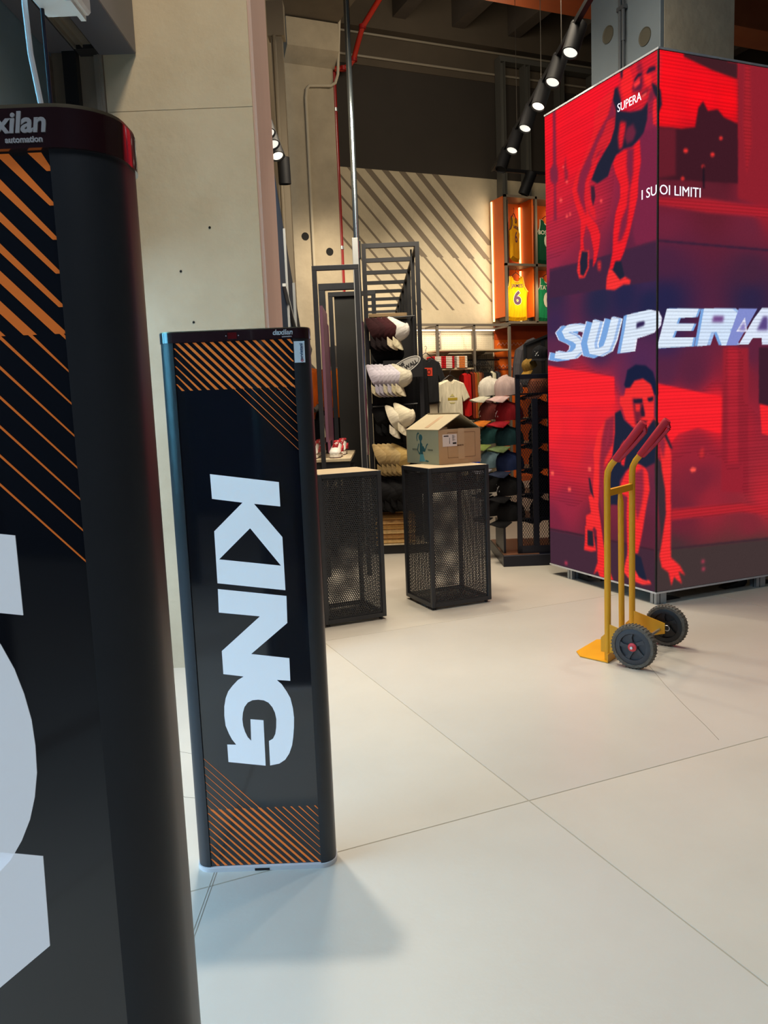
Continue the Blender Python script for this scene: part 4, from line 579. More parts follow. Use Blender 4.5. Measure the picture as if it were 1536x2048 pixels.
# ---------------- track lights ----------------
SPB = mat('spot_black', '101012', .6, spec=.2); LENS = mat('lamp_lens', 'fff4dc', .3, emit=1.8); LENSW = mat('lamp_lens_off', 'e8e4d8', .3, emit=1.1)
def spot_light(label, loc, direction, lens, group=None, s=1.0, power=0):
    o = thing('spotlight', label, 'spotlight', loc, 0, group)
    d = Vector(direction).normalized(); q = d.to_track_quat('-Z', 'Y').to_matrix().to_4x4(); q = Matrix.Translation((0, 0, -.07*s)) @ q
    mb = MB(); mb.lathe([(0, .09*s), (.046*s, .09*s), (.05*s, .086*s), (.05*s, -.11*s), (.044*s, -.112*s), (.042*s, -.095*s), (0, -.095*s)], 20, q); mb.obj('housing', SPB, o, True)
    mb = MB(); mb.lathe([(0, -.1*s), (.041*s, -.1*s), (.041*s, -.098*s)], 20, q); mb.obj('lens', lens, o)
    mb = MB(); mb.tube([(0, 0, .0), (0, 0, -.06*s)], .009, 8); mb.box(-.018, .018, -.03, .03, -.01, .014); mb.obj('bracket', SPB, o)
    if power:
        l = light('SPOT', Vector(loc)+Vector((0, 0, -.07*s))+d*.13, power, WARM, Vector(loc)+d*3, .03, spot=60); 
    return o
TZ = 3.86; ta = lambda b: 1.30+(b-7.0)*.004
tr = thing('light_track', 'black ceiling track slanting down to the left beside the screen top', 'light track', (0, 0, 0))
mb = MB(); mb.bar(F(1.385, 5.2, TZ), F(1.29, 8.86, TZ), .036, .034); mb.obj('rail', SPB, tr)
mb = MB(); mb.bar(F(1.3, 8.84, TZ), F(1.3, 8.84, TZ)+Vector((2.4, 0, 0)), .036, .034); mb.obj('rail', SPB, tr)
mb = MB()
for b in (5.9, 6.6, 7.7): mb.tube([F(1.35, b, TZ), F(1.35, b, 8.3)], .0025, 5)
mb.obj('suspension_wire', mat('wire', '55504a', .4, .6), tr)
lab = ['topmost and nearest spotlight on the slanting black track', 'second spotlight from the top of the slanting track', 'third spotlight from the top, glowing warm, on the slanting track', 'fourth spotlight from the top of the slanting track, above the screen corner', 'fifth spotlight from the top of the slanting track', 'lowest, unlit spotlight at the corner of the slanting track']
for k, (b, lens) in enumerate(((5.58, LENSW), (6.06, LENSW), (6.52, LENS), (7.01, LENSW), (7.58, LENSW), (8.15, SPB))):
    spot_light(lab[k], F(1.375-.026*(b-5.2), b, TZ-.015), A_*-.34+B_*-.3+Vector((0, 0, -.9)), lens, None, 1.12, 60 if k == 2 else 0)
for k, dx in enumerate((.42, .88)):
    p = F(1.3, 8.84, TZ-.015)+Vector((dx, 0, 0)); spot_light(['unlit black spotlight under the cross track, left of the pair', 'unlit black spotlight under the cross track, next to the screen edge'][k], p, (-.3, .25, -.9), SPB, None, 1.2)
tr2 = thing('light_track', 'black track along the left wall above the window panel', 'light track', (0, 0, 0))
mb = MB(); mb.bar(F(-.76, 5.3, 3.62), F(-.755, 7.7, 3.62), .036, .034); mb.obj('rail', SPB, tr2)
for k, (b, lens) in enumerate(((6.15, LENSW), (6.4, LENSW), (6.68, LENS))):
    spot_light(['uppermost lit spotlight on the left wall track', 'middle lit spotlight on the left wall track', 'lowest lit spotlight on the left wall track, glowing warm'][k], F(-.757, b, 3.60), A_*.25+B_*-.4+Vector((0, 0, -.85)), lens, None, 1.1, 20 if k == 2 else 0)
spot_light('unlit black spotlight at the lower end of the left wall track', F(-.755, 7.35, 3.60), (.05, .1, -1), SPB, None, 1.1)
# zinc pole
zp = fthing('conduit_pole', 'shiny galvanised pole dropping from the ceiling to the shelving', 'pole', -.15, 7.4)
ZN = mat('polished_zinc', 'a9b6bd', .18, .95)
mb = MB(); mb.tube([(0, 0, 2.2), (0, 0, 8.3)], .026, 14); mb.obj('pole', ZN, zp, True)
mb = MB(); mb.tube([(0, 0, 2.75), (0, 0, 2.9)], .036, 14); mb.tube([(.02, .02, 1.0), (.02, .02, 2.2)], .015, 8); mb.obj('coupling', ZN, zp, True)
mb = MB(); mb.box(-.026, .026, -.02, .02, 0, 2.91, ch=.003); o = mb.obj('grey_upright', mat('pale_grey_upright', 'a4a8a9', .45, .3)); o.location = F(-.162, 7.3); o.rotation_euler = (0, 0, RZ); tag(o, 'pale grey metal upright under the galvanised pole', 'post')
# ---------------- portal frames with panel, left ----------------
def portal(label, a0, a1, b, h, s):
    t = fthing('portal_frame', label, 'frame', 0, b)
    mb = MB(); mb.box(a0, a0+s, -s/2, s/2, 0, h-s, ch=.002); mb.obj('post', ANTH, t)
    mb = MB(); mb.box(a1-s, a1, -s/2, s/2, 0, h-s, ch=.002); mb.obj('post', ANTH, t)
    mb = MB(); mb.box(a0, a1, -s/2, s/2, h-s, h, ch=.002); mb.obj('lintel', ANTH, t); return t
portal('front and tallest-looking dark portal frame left of the galvanised pole', -.515, -.13, 6.80, 2.60, .038)
portal('second dark portal frame behind the front one', -.535, -.13, 7.78, 2.60, .06)
p3 = portal('rear dark portal frame holding the black panel', -.49, .0, 8.5, 2.62, .045)
mb = MB(); mb.box(-.43, -.14, .02, .05, .1, 2.60); o = mb.obj('infill_panel', mat('charcoal_panel', '2b2c2a', .5), p3)
mb = MB(); mb.box(-.01, .01, -.35, .35, 0, 1.25); o = mb.obj('hanging_banner', mat('pink_banner', 'b06d92', .6, noise=.1, scale=2)); o.location = F(-.50, 8.0, 1.02); o.rotation_euler = (0, 0, RZ); tag(o, 'narrow pink hanging banner seen edge-on between the portal frames', 'banner')
mb = MB(); mb.box(-.012, .012, -.3, .3, 0, 1.15); o = mb.obj('hanging_banner', mat('grey_pink_banner', '8c6478', .3, .3)); o.location = F(-.465, 7.25, 1.15); o.rotation_euler = (0, 0, RZ); tag(o, 'grey-pink glossy banner in front of the pink one', 'banner')
# shoe shelf
sh = fthing('shoe_shelf', 'pale wooden shelf between the portal frames carrying white sneakers', 'shelf', -.42, 6.9, .98)
mb = MB(); mb.box(-.24, .15, 0, 1.3, 0, .028, ch=.003); mb.obj('shelf_board', mat('ash_wood', 'cdbd9c', .55, noise=.15, scale=3, stretch=(12, 1, 1)), sh)
mb = MB(); mb.box(-.22, .14, .03, .07, -.06, 0); mb.bar((.1, .05, 0), (-.05, .3, -.25), .03); mb.box(-.24, .15, .02, 1.3, -.12, -.1); mb.obj('shelf_bracket', ANTH, sh)
SHW = mat('white_leather', 'e2ded6', .5); SHR = mat('red_leather', 'b32b33', .5); SOL = mat('sneaker_sole', 'efeae0', .6); SOD = mat('dark_outsole', '4a2630', .7)
def sneaker():
    t = thing('sneaker', '', 'shoe', (0, 0, 0))
    def ring(y, w, z0, z1, n=12): return [(w*math.cos(2*PI*k/n), y, (z0+z1)/2+(z1-z0)/2*math.sin(2*PI*k/n)) for k in range(n)]
    def loft(L, mm, nm):
        mb = MB(); n = 12; vs = [v for r in L for v in r]; fs = [(i*n+k, i*n+(k+1) % n, (i+1)*n+(k+1) % n, (i+1)*n+k) for i in range(len(L)-1) for k in range(n)]+[tuple(range(n)), tuple((len(L)-1)*n+k for k in range(n))]; mb.add(vs, fs); return mb.obj(nm, mm, t, True)
    loft([ring(-.14, .02, .03, .05), ring(-.13, .04, .02, .065), ring(-.09, .05, .02, .08), ring(-.04, .048, .02, .10), ring(.0, .042, .02, .125), ring(.06, .038, .02, .135), ring(.12, .036, .02, .14), ring(.145, .025, .03, .12)], SHW, 'upper')
    mb = MB(); mb.poly([[(.0, -.145), (.035, -.135), (.05, -.09), (.046, -.02), (.036, .05), (.038, .12), (.02, .15), (-.02, .15), (-.038, .12), (-.036, .05), (-.046, -.02), (-.05, -.09), (-.035, -.135)]], .008, .032, XY); mb.obj('midsole', SOL, t)
    mb = MB(); mb.poly([[(.0, -.143), (.034, -.133), (.049, -.09), (.035, .05), (.036, .12), (.02, .148), (-.02, .148), (-.036, .12), (-.035, .05), (-.049, -.09), (-.034, -.133)]], .0, .009, XY); mb.obj('outsole', SOD, t)
    mb = MB()
    for k in range(4): mb.bar((-.025, -.06+.022*k, .095+.009*k), (.025, -.06+.022*k, .095+.009*k), .008, .012)
    mb.obj('laces', SHR, t)
    for s in (-1, 1): mb = MB(); mb.poly([[(-.05, .05), (.1, .045), (.11, .1), (.06, .08), (.0, .075)]], s*.036, s*.051, Matrix(((0, 1, 0, 0), (1, 0, 0, 0), (0, 0, 1, 0), (0, 0, 0, 1)))); mb.obj('side_flash', SHR, t)
    mb = MB(); mb.tube([(.03*math.cos(a), .095+.045*math.sin(a), .135+.004*math.sin(a)) for a in [2*PI*k/12 for k in range(13)]], .008, 6); mb.obj('collar', SHR, t); return t
s0 = sneaker()
SN = [((-.40, 7.08), 'front white sneaker of the pair on the open end of the wooden shelf'), ((-.375, 7.5), 'rear white sneaker of the pair beside the black panel'), ((-.60, 7.08), 'white and red sneaker half hidden by the KING gate, front of three'), ((-.585, 7.45), 'white and red sneaker behind the gate, middle of three'), ((-.57, 7.85), 'white and red sneaker behind the gate, rearmost of three')]
for i, ((a, b), lb_) in enumerate(SN):
    s = s0 if i == 0 else copy_tree(s0); put(s, F(a, b, 1.009), RZ+R(-6), lb_)
# ---------------- clothing helpers ----------------
M90 = Matrix(((0, 1, 0, 0), (1, 0, 0, 0), (0, 0, 1, 0), (0, 0, 0, 1)))
def garment(outline, depth, mm, parent, name, inner=.82, wav=0):
    """cloth body from an outline in XZ: rim at mid depth, padded front and back"""
    n = len(outline); cx = sum(p[0] for p in outline)/n; cz = sum(p[1] for p in outline)/n
    inn = [(cx+(x-cx)*inner, cz+(z-cz)*(inner+.08)) for x, z in outline]
    vs = [(x, 0, z) for x, z in outline]+[(x, -depth/2, z) for x, z in inn]+[(x, depth/2, z) for x, z in inn]
    fs = []
    for i in range(n): j = (i+1) % n; fs += [(i, j, n+j, n+i), (j, i, 2*n+i, 2*n+j)]
    tri = tessellate_polygon([[Vector((x, z, 0)) for x, z in inn]])
    for a, b, c in tri: fs += [(n+a, n+b, n+c), (2*n+c, 2*n+b, 2*n+a)]
    mb = MB(); mb.add(vs, fs); return mb.obj(name, mm, parent)
def hanger(parent, w=.38, z=0, mm=None):
    mb = MB(); mb.tube([(-w/2, 0, z-.09), (-.02, 0, z), (.02, 0, z), (w/2, 0, z-.09)], .006, 6); mb.tube([(0, 0, z), (0, 0, z+.05), (.02, 0, z+.075), (.0, 0, z+.1), (-.018, 0, z+.085)], .003, 6); return mb.obj('hanger', mm or BLK, parent)
JER = [(-.13, 0), (-.095, .005), (-.08, -.045), (-.04, -.085), (0, -.095), (.04, -.085), (.08, -.045), (.095, .005), (.13, 0), (.14, -.08), (.155, -.16), (.2, -.22), (.235, -.245), (.215, -.35), (.21, -.5), (.215, -.72), (.11, -.735), (0, -.74), (-.11, -.735), (-.215, -.72), (-.21, -.5), (-.215, -.35), (-.235, -.245), (-.2, -.22), (-.155, -.16), (-.14, -.08)]
def jersey(label, loc, col, trimc, lines, inkc, rz=0, sc=1.0, narrow=1.0):
    t = thing('basketball_jersey', label, 'jersey', loc, rz, None)
    t.scale = (narrow*sc, sc, sc)
    garment(JER, .07, fabric('jersey_'+col, col), t, 'body', .8)
    TR = mat('trim_'+trimc, trimc, .8)
    for s in (-1, 1): mb = MB(); mb.tube([(s*.13, -.004, 0), (s*.14, -.018, -.08), (s*.155, -.02, -.16), (s*.2, -.012, -.22), (s*.235, -.003, -.245)], .009, 6); mb.obj('armhole_trim', TR, t)
    mb = MB(); mb.tube([(-.095, -.004, .005), (-.08, -.014, -.045), (-.04, -.03, -.085), (0, -.032, -.095), (.04, -.03, -.085), (.08, -.014, -.045), (.095, -.004, .005)], .009, 6); mb.obj('neck_trim', TR, t)
    INKM = mat('jink_'+inkc[0], inkc[0], .7); INKB = mat('jink_'+inkc[1], inkc[1], .7)
    for s, size, z, bold in lines:
        if bold > .004: text(s, size, frameM((0, -.0365, z), (1, 0, 0), (0, 0, 1)), INKB, t, bold+.006, 'number_outline')
        text(s, size, frameM((0, -.038, z), (1, 0, 0), (0, 0, 1)), INKM, t, bold, 'number' if s.isdigit() else 'printed_name')
    hanger(t, .26, .06); return t
# ---------------- orange jersey wall ----------------
ow = thing('jersey_display_wall', 'orange lit display wall with grey framed bays for jerseys', 'display wall', (0, 12.3, 0))
OR_ = mat('orange_board', 'd65f16', .5, noise=.06, scale=2); ORD = mat('orange_board_dark', 'a63b10', .6)
mb = MB(); mb.box(7.42, 12, -.03, -.002, 2.85, 4.80); mb.obj('back_board', OR_, ow)
mb = MB(); mb.box(7.42, 12, -.035, -.002, 0, 2.75); mb.obj('lower_board', OR_, ow)
mb = MB(); mb.box(7.42, 12, -.04, -.034, 2.50, 2.74); mb.obj('header_strip', ORD, ow)
for z in (2.18, 1.98): mb = MB(); mb.box(7.42, 12, -.042, -.034, z, z+.025); mb.obj('board_joint', mat('rust_joint', '7a2a10', .8), ow)
mb = MB()
for zz, nx in ((2.40, 30), (2.02, 8)):
    for k in range(nx): x = 7.46+.075*k; mb.bar((x, -.045, zz), (x+.0375, -.045, zz+.05), .006); mb.bar((x+.0375, -.045, zz+.05), (x+.075, -.045, zz), .006)
mb.obj('zigzag_wire', mat('zigzag_pink', 'e0a08a', .5), ow)
for x in (7.40, 7.97, 8.6): mb = MB(); mb.box(x-.012, x+.012, -.42, -.03, 2.85, 4.80); mb.obj('bay_divider', OR_, ow)
GFR = mat('warm_grey_frame', '6f665b', .5, .2)
for x in (7.42, 8.02, 8.62, 9.2): mb = MB(); mb.box(x-.02, x+.02, -.46, -.42, 0 if x > 8.5 else 2.75, 4.82); mb.obj('frame_post', GFR, ow)
for z in (2.75, 3.70, 4.80): mb = MB(); mb.box(7.40, 12, -.46, -.42, z-.02, z+.02); mb.box(7.4, 12, -.42, -.03, z-.012, z+.005); mb.obj('frame_rail', GFR, ow)
STRIPL = mat('warm_led_strip', 'ffcf80', .4, emit=3.0)
for x, z0, z1 in ((7.92, 2.8, 3.66), (7.92, 3.74, 4.72), (7.37, 2.8, 4.78), (8.55, 2.8, 3.66), (8.55, 3.74, 4.72)): mb = MB(); mb.box(x, x+.022, -.10, -.07, z0, z1); mb.obj('light_strip', STRIPL, ow)
light('AREA', (7.36, 12.05, 3.8), 9, WARM, (6.4, 12.3, 3.8), .1, 1.9)
light('AREA', (7.8, 11.7, 3.2), 4, (1, .75, .45), (7.8, 12.3, 3.0), .5, .4); light('AREA', (8.2, 11.2, 4.4), 4, (1, .75, .45), (7.9, 12.3, 4.1), .5, .4)
JP = ('4a2a4c', 'e9e2c8'); JG = ('e9e2d0', '0f5f3f')
jersey('yellow basketball jersey with a purple number 6 in the lower orange bay', (7.70, 12.0, 3.53), 'e2a600', 'e0b840', [('JAMES', .085, -.185, .001), ('6', .3, -.46, .012)], JP)
jersey('yellow jersey hanging side-on in the upper orange bay', (7.68, 12.0, 4.50), 'd99a10', '5a2a40', [('LAKERS', .075, -.2, .001), ('6', .26, -.42, .003)], JP, R(38), .98)
jersey('bright green jersey with a white 0 in the lower bay beside the yellow 6', (8.32, 12.0, 3.52), '1c8a58', 'e6e2d0', [('TATUM', .10, -.2, .002), ('0', .34, -.49, .014)], JG)
jersey('dark green jersey in the upper orange bay next to the screen edge', (8.33, 12.0, 4.49), '0e4a34', 'c9cfc0', [('BOSTON', .095, -.25, .002), ('0', .28, -.45, .01)], ('c9cfc0', '0e4a34'))
# ---------------- wall shelving (white pegboard bays) ----------------
ws_ = thing('wall_shelving', 'warm grey steel wall shelving with pegboard backs and pale wood shelves', 'shelving', (0, 12.3, 0))
PEG = mat('peg_board', 'b0a58f', .7, noise=.05, scale=40)
mb = MB(); mb.box(5.3, 7.36, -.06, -.03, .3, 2.62); mb.obj('pegboard', PEG, ws_)
mb = MB()
for i in range(60):
    for j in range(14):
        x = 5.36+.033*i; z = 2.16+.033*j
        mb.box(x-.004, x+.004, -.0615, -.059, z-.004, z+.004)
mb.obj('peg_holes', mat('peg_hole', '6d6352', .9), ws_)['kind'] = 'stuff'
for x in (5.62, 6.30, 6.98): mb = MB(); mb.box(x-.04, x+.04, -.10, -.06, 0, 2.66); [mb.box(x-.008, x+.008, -.102, -.099, .3+.06*k, .33+.06*k, mi=1) for k in range(39)]; mb.obj('slotted_upright', [GFR, HOLE], ws_)
for x in (6.06, 6.74, 7.42): mb = MB(); mb.box(x-.02, x+.02, -.52, -.48, 0, 2.70); mb.obj('front_post', GFR, ws_)
mb = MB(); mb.box(5.3, 7.44, -.52, -.48, 2.68, 2.72); mb.box(5.3, 7.44, -.10, -.06, 2.66, 2.70)
for x in (5.4, 6.06, 6.74, 7.42): mb.box(x-.015, x+.015, -.5, -.08, 2.67, 2.70)
mb.obj('top_rail', GFR, ws_)
WD = mat('pale_wood', 'c2ac84', .5)
for x0, x1, z in ((6.08, 7.40, 2.28), (5.4, 6.72, 1.98), (6.0, 7.4, 1.12)): mb = MB(); mb.box(x0, x1, -.5, -.08, z, z+.028, ch=.003); mb.obj('shelf', WD, ws_)
for x, z in ((6.3, 2.28), (6.98, 2.28), (5.62, 1.98), (6.3, 1.98)): mb = MB(); mb.poly([[(-.06, z-.1), (-.06, z), (-.46, z), (-.46, z-.02)]], x-.01, x+.01, M90); mb.obj('shelf_bracket', GFR, ws_)
mb = MB(); mb.tube([(5.3, -.36, 2.14), (7.3, -.36, 2.14)], .012, 8); mb.obj('hanging_rail', BLK, ws_)
mb = MB(); mb.tube([(6.0, -.3, 1.07), (7.4, -.3, 1.07)], .012, 8); mb.obj('hanging_rail', BLK, ws_)
mb = MB(); mb.box(5.5, 7.36, -.14, -.11, 2.645, 2.66); mb.obj('light_strip', mat('white_led_strip', 'fff0d8', .4, emit=2.5), ws_)
light('AREA', (6.3, 12.05, 2.62), 9, WARM, (6.3, 12.2, 2.0), 1.6, .08)
# folded stacks
FR = fabric('folded_red', 'a8141c'); FWh = fabric('folded_white', 'd8cfc0')
def folded(label, x, z, mm, mm2, grp):
    t = thing('folded_shirt', label, 'folded shirt', (x, 11.9, z), 0, grp)
    mb = MB(); mb.box(-.1, .1, -.12, .12, 0, .026, ch=.008); mb.obj('folded_body', mm, t)
    mb = MB(); mb.box(-.06, .05, -.122, -.1, .004, .022); mb.obj('white_print', mm2, t); return t
proto = None
for (x, mm, mm2, gl) in ((6.06, FR, FWh, 'red folded shirt in the left stack on the wooden shelf'), (6.26, FR, FWh, 'red and white folded shirt in the second stack on the wooden shelf'), (6.50, FWh, fabric('folded_orange', 'd0702a'), 'cream folded shirt in the right stack on the wooden shelf')):
    base = folded(gl, x, 2.009, mm, mm2, gl+'s')
    for k in range(1, 7): c = copy_tree(base); put(c, (x, 11.9, 2.009+.0275*k))
# t-shirts on hangers
TS = [(-.1, 0), (-.06, .005), (-.035, -.025), (0, -.035), (.035, -.025), (.06, .005), (.1, 0), (.23, -.05), (.33, -.27), (.23, -.325), (.2, -.22), (.205, -.62), (.1, -.63), (0, -.632), (-.1, -.63), (-.205, -.62), (-.2, -.22), (-.23, -.325), (-.33, -.27), (-.23, -.05)]
def tshirt(label, loc, col, rz=0, sc=1, depth=.1):
    t = thing('t_shirt', label, 't-shirt', loc, rz); t.scale = (sc, sc, sc); garment(TS, depth, fabric('tee_'+col, col), t, 'body', .84); hanger(t, .3, .07)
    mb = MB(); mb.tube([(-.06, -.006, .005), (-.035, -.02, -.025), (0, -.024, -.035), (.035, -.02, -.025), (.06, -.006, .005)], .008, 6); mb.obj('collar', fabric('tee_'+col, col), t); return t
t1 = tshirt('cream T-shirt with a small yellow chest print hanging front-on', (6.19, 11.64, 1.81), 'd6ccb2', 0, 1.08)
mb = MB(); mb.box(-.075, .085, -.053, -.048, -.30, -.262); mb.obj('chest_print', mat('yellow_print', 'a98f20', .7), t1)
mb = MB(); mb.poly([[(-.04, -.245), (0, -.2), (.04, -.245)]], -.053, -.048); mb.poly([[(-.05, -.33), (.05, -.33), (.03, -.35), (-.03, -.35)]], -.053, -.048); mb.obj('chest_print', mat('pale_print', 'b8ac70', .7), t1)
t2 = tshirt('black T-shirt with a red swirl logo beside the cap gondola', (5.60, 11.3, 2.14), '1f1f21', R(12), 1.12)
mb = MB(); mb.box(-.07, .06, -.054, -.048, -.24, -.13); mb.obj('chest_print', mat('red_print', 'c8381e', .7), t2)
mb = MB(); mb.lathe([(.02, 0), (.035, 0), (.035, .002), (.02, .002)], 18, Matrix.Translation((0, -.056, -.185)) @ Matrix.Rotation(PI/2, 4, 'X')); mb.obj('swirl_print', mat('dark_red_print', '7a1a10', .7), t2)
# side-on hanging garments on the rail
def hung(label, x, y, z, L, w, col, name='jacket', cat='jacket', th=.05, grp=None):
    t = thing(name, label, cat, (x, y, z), 0, grp)
    O = [(-w/2+.02, -.03), (-.03, 0), (.03, 0), (w/2-.02, -.03), (w/2, -L*.5), (w/2-.01, -L), (0, -L-.01), (-w/2+.01, -L), (-w/2, -L*.5)]
    garment(O, th, fabric('hung_'+col, col), t, 'body', .86); t.rotation_euler = (0, 0, R(75)); hanger(t, w*.9, .06); return t
Z1 = 2.05
hung('bright red jacket hanging side-on right of the cream T-shirt', 6.58, 11.85, 1.93, .72, .42, 'b01414', th=.12)
for k, (c, lb_) in enumerate((('7a2a1a', 'rust red jacket first on the rack behind the front post'), ('b0521e', 'burnt orange jacket on the rack behind the front post'), ('8a6a30', 'olive gold jacket in the middle of the rack'), ('9a5a38', 'brown jacket after the olive gold one'), ('5a3020', 'dark brown jacket before the black ones'))):
    hung(lb_, 6.70+.042*k, 11.86, Z1-.1, .78, .42, c)
for k in range(4): hung('black garment on the rack between the brown jackets and the white one', 6.92+.035*k, 11.86, Z1-.12, .8-.02*k, .4, '1c1c1e', 'garment', 'garment', .05, 'black garments on the upper rack')
hung('cream garment hanging near the orange wall', 7.10, 11.86, Z1-.1, .72, .4, 'd8d0b4', 'garment', 'garment', .06)
hung('dark slate garment at the right end of the rack', 7.19, 11.86, Z1-.1, .7, .4, '35353a', 'garment', 'garment', .06)
for k in range(10):
    t = thing('hanger', 'empty-looking black hanger crowded on the upper rack', 'hanger', (6.72+.034*k, 11.9, 2.12), R(75), 'black hangers crowded on the upper rack'); hanger(t, .38, 0)
for k, c in enumerate(('d8d4c8', '1c1c1e', 'd8d4c8', '2a2a2e', 'c8c4b8', '1c1c1e', 'd0ccc0', '3a3a3e')):
    hung(('white' if k % 2 == 0 else 'black')+' striped shirt hanging on the low rack below the wall shelving', 6.50+.05*k, 11.95, 1.03, .34, .36, c, 'shirt', 'shirt', .05, ('white' if k % 2 == 0 else 'black')+' shirts on the low rack')
hung('long beige trousers at the left of the low rack', 6.42, 11.7, 1.0, .75, .3, 'b9a98a', 'trousers', 'trousers', .1)
hung('royal blue shorts hanging under the low rack, left', 6.52, 11.6, .78, .42, .3, '1a3ab0', 'shorts', 'shorts', .07)
hung('royal blue shorts hanging under the low rack, right', 6.61, 11.6, .77, .42, .3, '2048c0', 'shorts', 'shorts', .07)
hung('red folded jacket low behind the perforated plinth', 6.35, 11.8, 1.25, .25, .4, '8a1018', 'jacket', 'jacket', .1)
mb = MB(); mb.box(5.3, 7.4, -.6, -.02, .0, .12); mb.obj('base_plinth', BLK, ws_)
# hoodie
hd = thing('hoodie', 'dark grey hoodie with a pink logo hanging against the orange wall', 'hoodie', (7.62, 11.55, 2.36), R(10)); hd.scale = (1.05, 1.05, 1.05)
HG = fabric('hoodie_grey', '47454a')
garment([(-.1, 0), (0, .03), (.1, 0), (.24, -.07), (.3, -.3), (.33, -.62), (.24, -.64), (.22, -.3), (.22, -.66), (0, -.68), (-.22, -.66), (-.22, -.3), (-.24, -.64), (-.33, -.62), (-.3, -.3), (-.24, -.07)], .16, HG, hd, 'body', .84)
mb = MB(); mb.tube([(-.11, -.05, -.03), (-.09, -.1, .03), (0, -.12, .06), (.09, -.1, .03), (.11, -.05, -.03), (0, -.12, -.08), (-.11, -.05, -.03)], .035, 8); mb.obj('hood', HG, hd, True)
mb = MB(); mb.lathe([(.05, 0), (.08, 0), (.08, .002), (.05, .002)], 20, Matrix.Translation((.1, -.085, -.3)) @ Matrix.Rotation(PI/2, 4, 'X')); mb.poly([[(0, -.36), (.1, -.33), (.14, -.38), (.08, -.42)]], -.09, -.084); mb.obj('chest_logo', mat('pink_logo', 'e08a78', .7), hd)
# ---------------- caps ----------------
CAPME = {}
def cap_meshes(c1, c2, logo=None, hang=False):
    k = (c1, c2, logo, hang)
    if k in CAPME: return CAPME[k]
    m1 = fabric('cap_'+c1, c1); m2 = fabric('cap_'+c2, c2)
    n = 24; mb = MB(); prof = [(.092, 0), (.094, .03), (.09, .06), (.078, .088), (.055, .108), (.028, .118), (.0, .121)]
    for i, (r, z) in enumerate(prof):
        for k_ in range(n):
            a = 2*PI*k_/n; sy = 1.08 if math.sin(a) > 0 else 1.02; fz = z+(.012*math.sin(a) if z > .02 else 0)
            rr = r*(1-.03*(k_ % 4 == 0)); X_ = rr*math.cos(a)*.95; Y_ = rr*math.sin(a)*sy
            if hang and Y_ < 0: q_ = -Y_/.095; fz *= 1-.62*q_; X_ *= 1-.45*q_; Y_ *= 1.35
            if hang: X_ *= .8
            mb.v.append((X_, Y_, fz))
    for i in range(len(prof)-1):
        for k_ in range(n): mb.f.append((i*n+k_, i*n+(k_+1) % n, (i+1)*n+(k_+1) % n, (i+1)*n+k_)); mb.m.append(0)
    crown = mb.mesh('crown', m1, True)
    mb = MB(); P = []
    top = []; m_ = 12
    for i in range(m_+1):
        t = i/m_*2-1; x = .082*t; y0 = .094*math.sqrt(max(0, 1-(t*.88)**2)); y1 = .088+.085*math.sqrt(max(0, 1-t**2*.97)); drop = -.028*t*t
        for f in (0, .5, 1): top.append((x*(1-.03*f), y0+(max(y1, y0)-y0)*f, .004+drop*(.4+.6*f)-.012*f))
    nb = len(top); vs = top+[(x, y, z-.004) for x, y, z in top]
    fs = [(i*3+j, (i+1)*3+j, (i+1)*3+j+1, i*3+j+1) for i in range(m_) for j in range(2)]; fs += [tuple(q+nb for q in f[::-1]) for f in fs]
    fs += [(i*3+2, (i+1)*3+2, (i+1)*3+2+nb, i*3+2+nb) for i in range(m_)]
    mb.add(vs, fs); brim = mb.mesh('brim', m2, True)
    mb = MB(); mb.lathe([(0, .128), (.006, .126), (.008, .121), (.006, .117)], 8); btn = mb.mesh('button', m1, True)
    lg = None
    if logo:
        mb = MB(); lm = mat('caplogo_'+logo, logo, .6)
        for p, q in (((-.018, .03), (-.018, .075)), ((-.018, .07), (.012, .035)), ((.012, .03), (.012, .078)), ((-.006, .052), (.02, .078)), ((.0, .03), (.0, .06))):
            mb.bar((p[0], .0985-.0035*(p[1] > .05), p[1]), (q[0], .0985-.009*(q[1] > .07), q[1]), .007, .004)
        lg = mb.mesh('logo', lm)
    CAPME[k] = (crown, brim, btn, lg); return CAPME[k]
def cap(label, a, b, z, fwd, upv, c1, c2, logo=None, sc=1.0, grp=None):
    hang = fwd[2] < -.6
    t = bpy.data.objects.new('baseball_cap', None); COL.objects.link(t); tag(t, label, 'cap', grp)
    f_ = (A_*fwd[0]+B_*fwd[1]+Vector((0, 0, fwd[2]))).normalized(); u_ = (A_*upv[0]+B_*upv[1]+Vector((0, 0, upv[2])))
    u_ = (u_-f_*u_.dot(f_)).normalized(); x_ = f_.cross(u_)
    M_ = Matrix((x_, f_, u_)).transposed().to_4x4(); M_.translation = F(a, b, z); t.matrix_world = M_ @ Matrix.Scale(sc, 4)
    cr, br, bt, lg = cap_meshes(c1, c2, logo, hang)
    link('crown', cr, t); link('brim', br, t); link('button', bt, t)
    if lg: link('logo', lg, t)
    return t
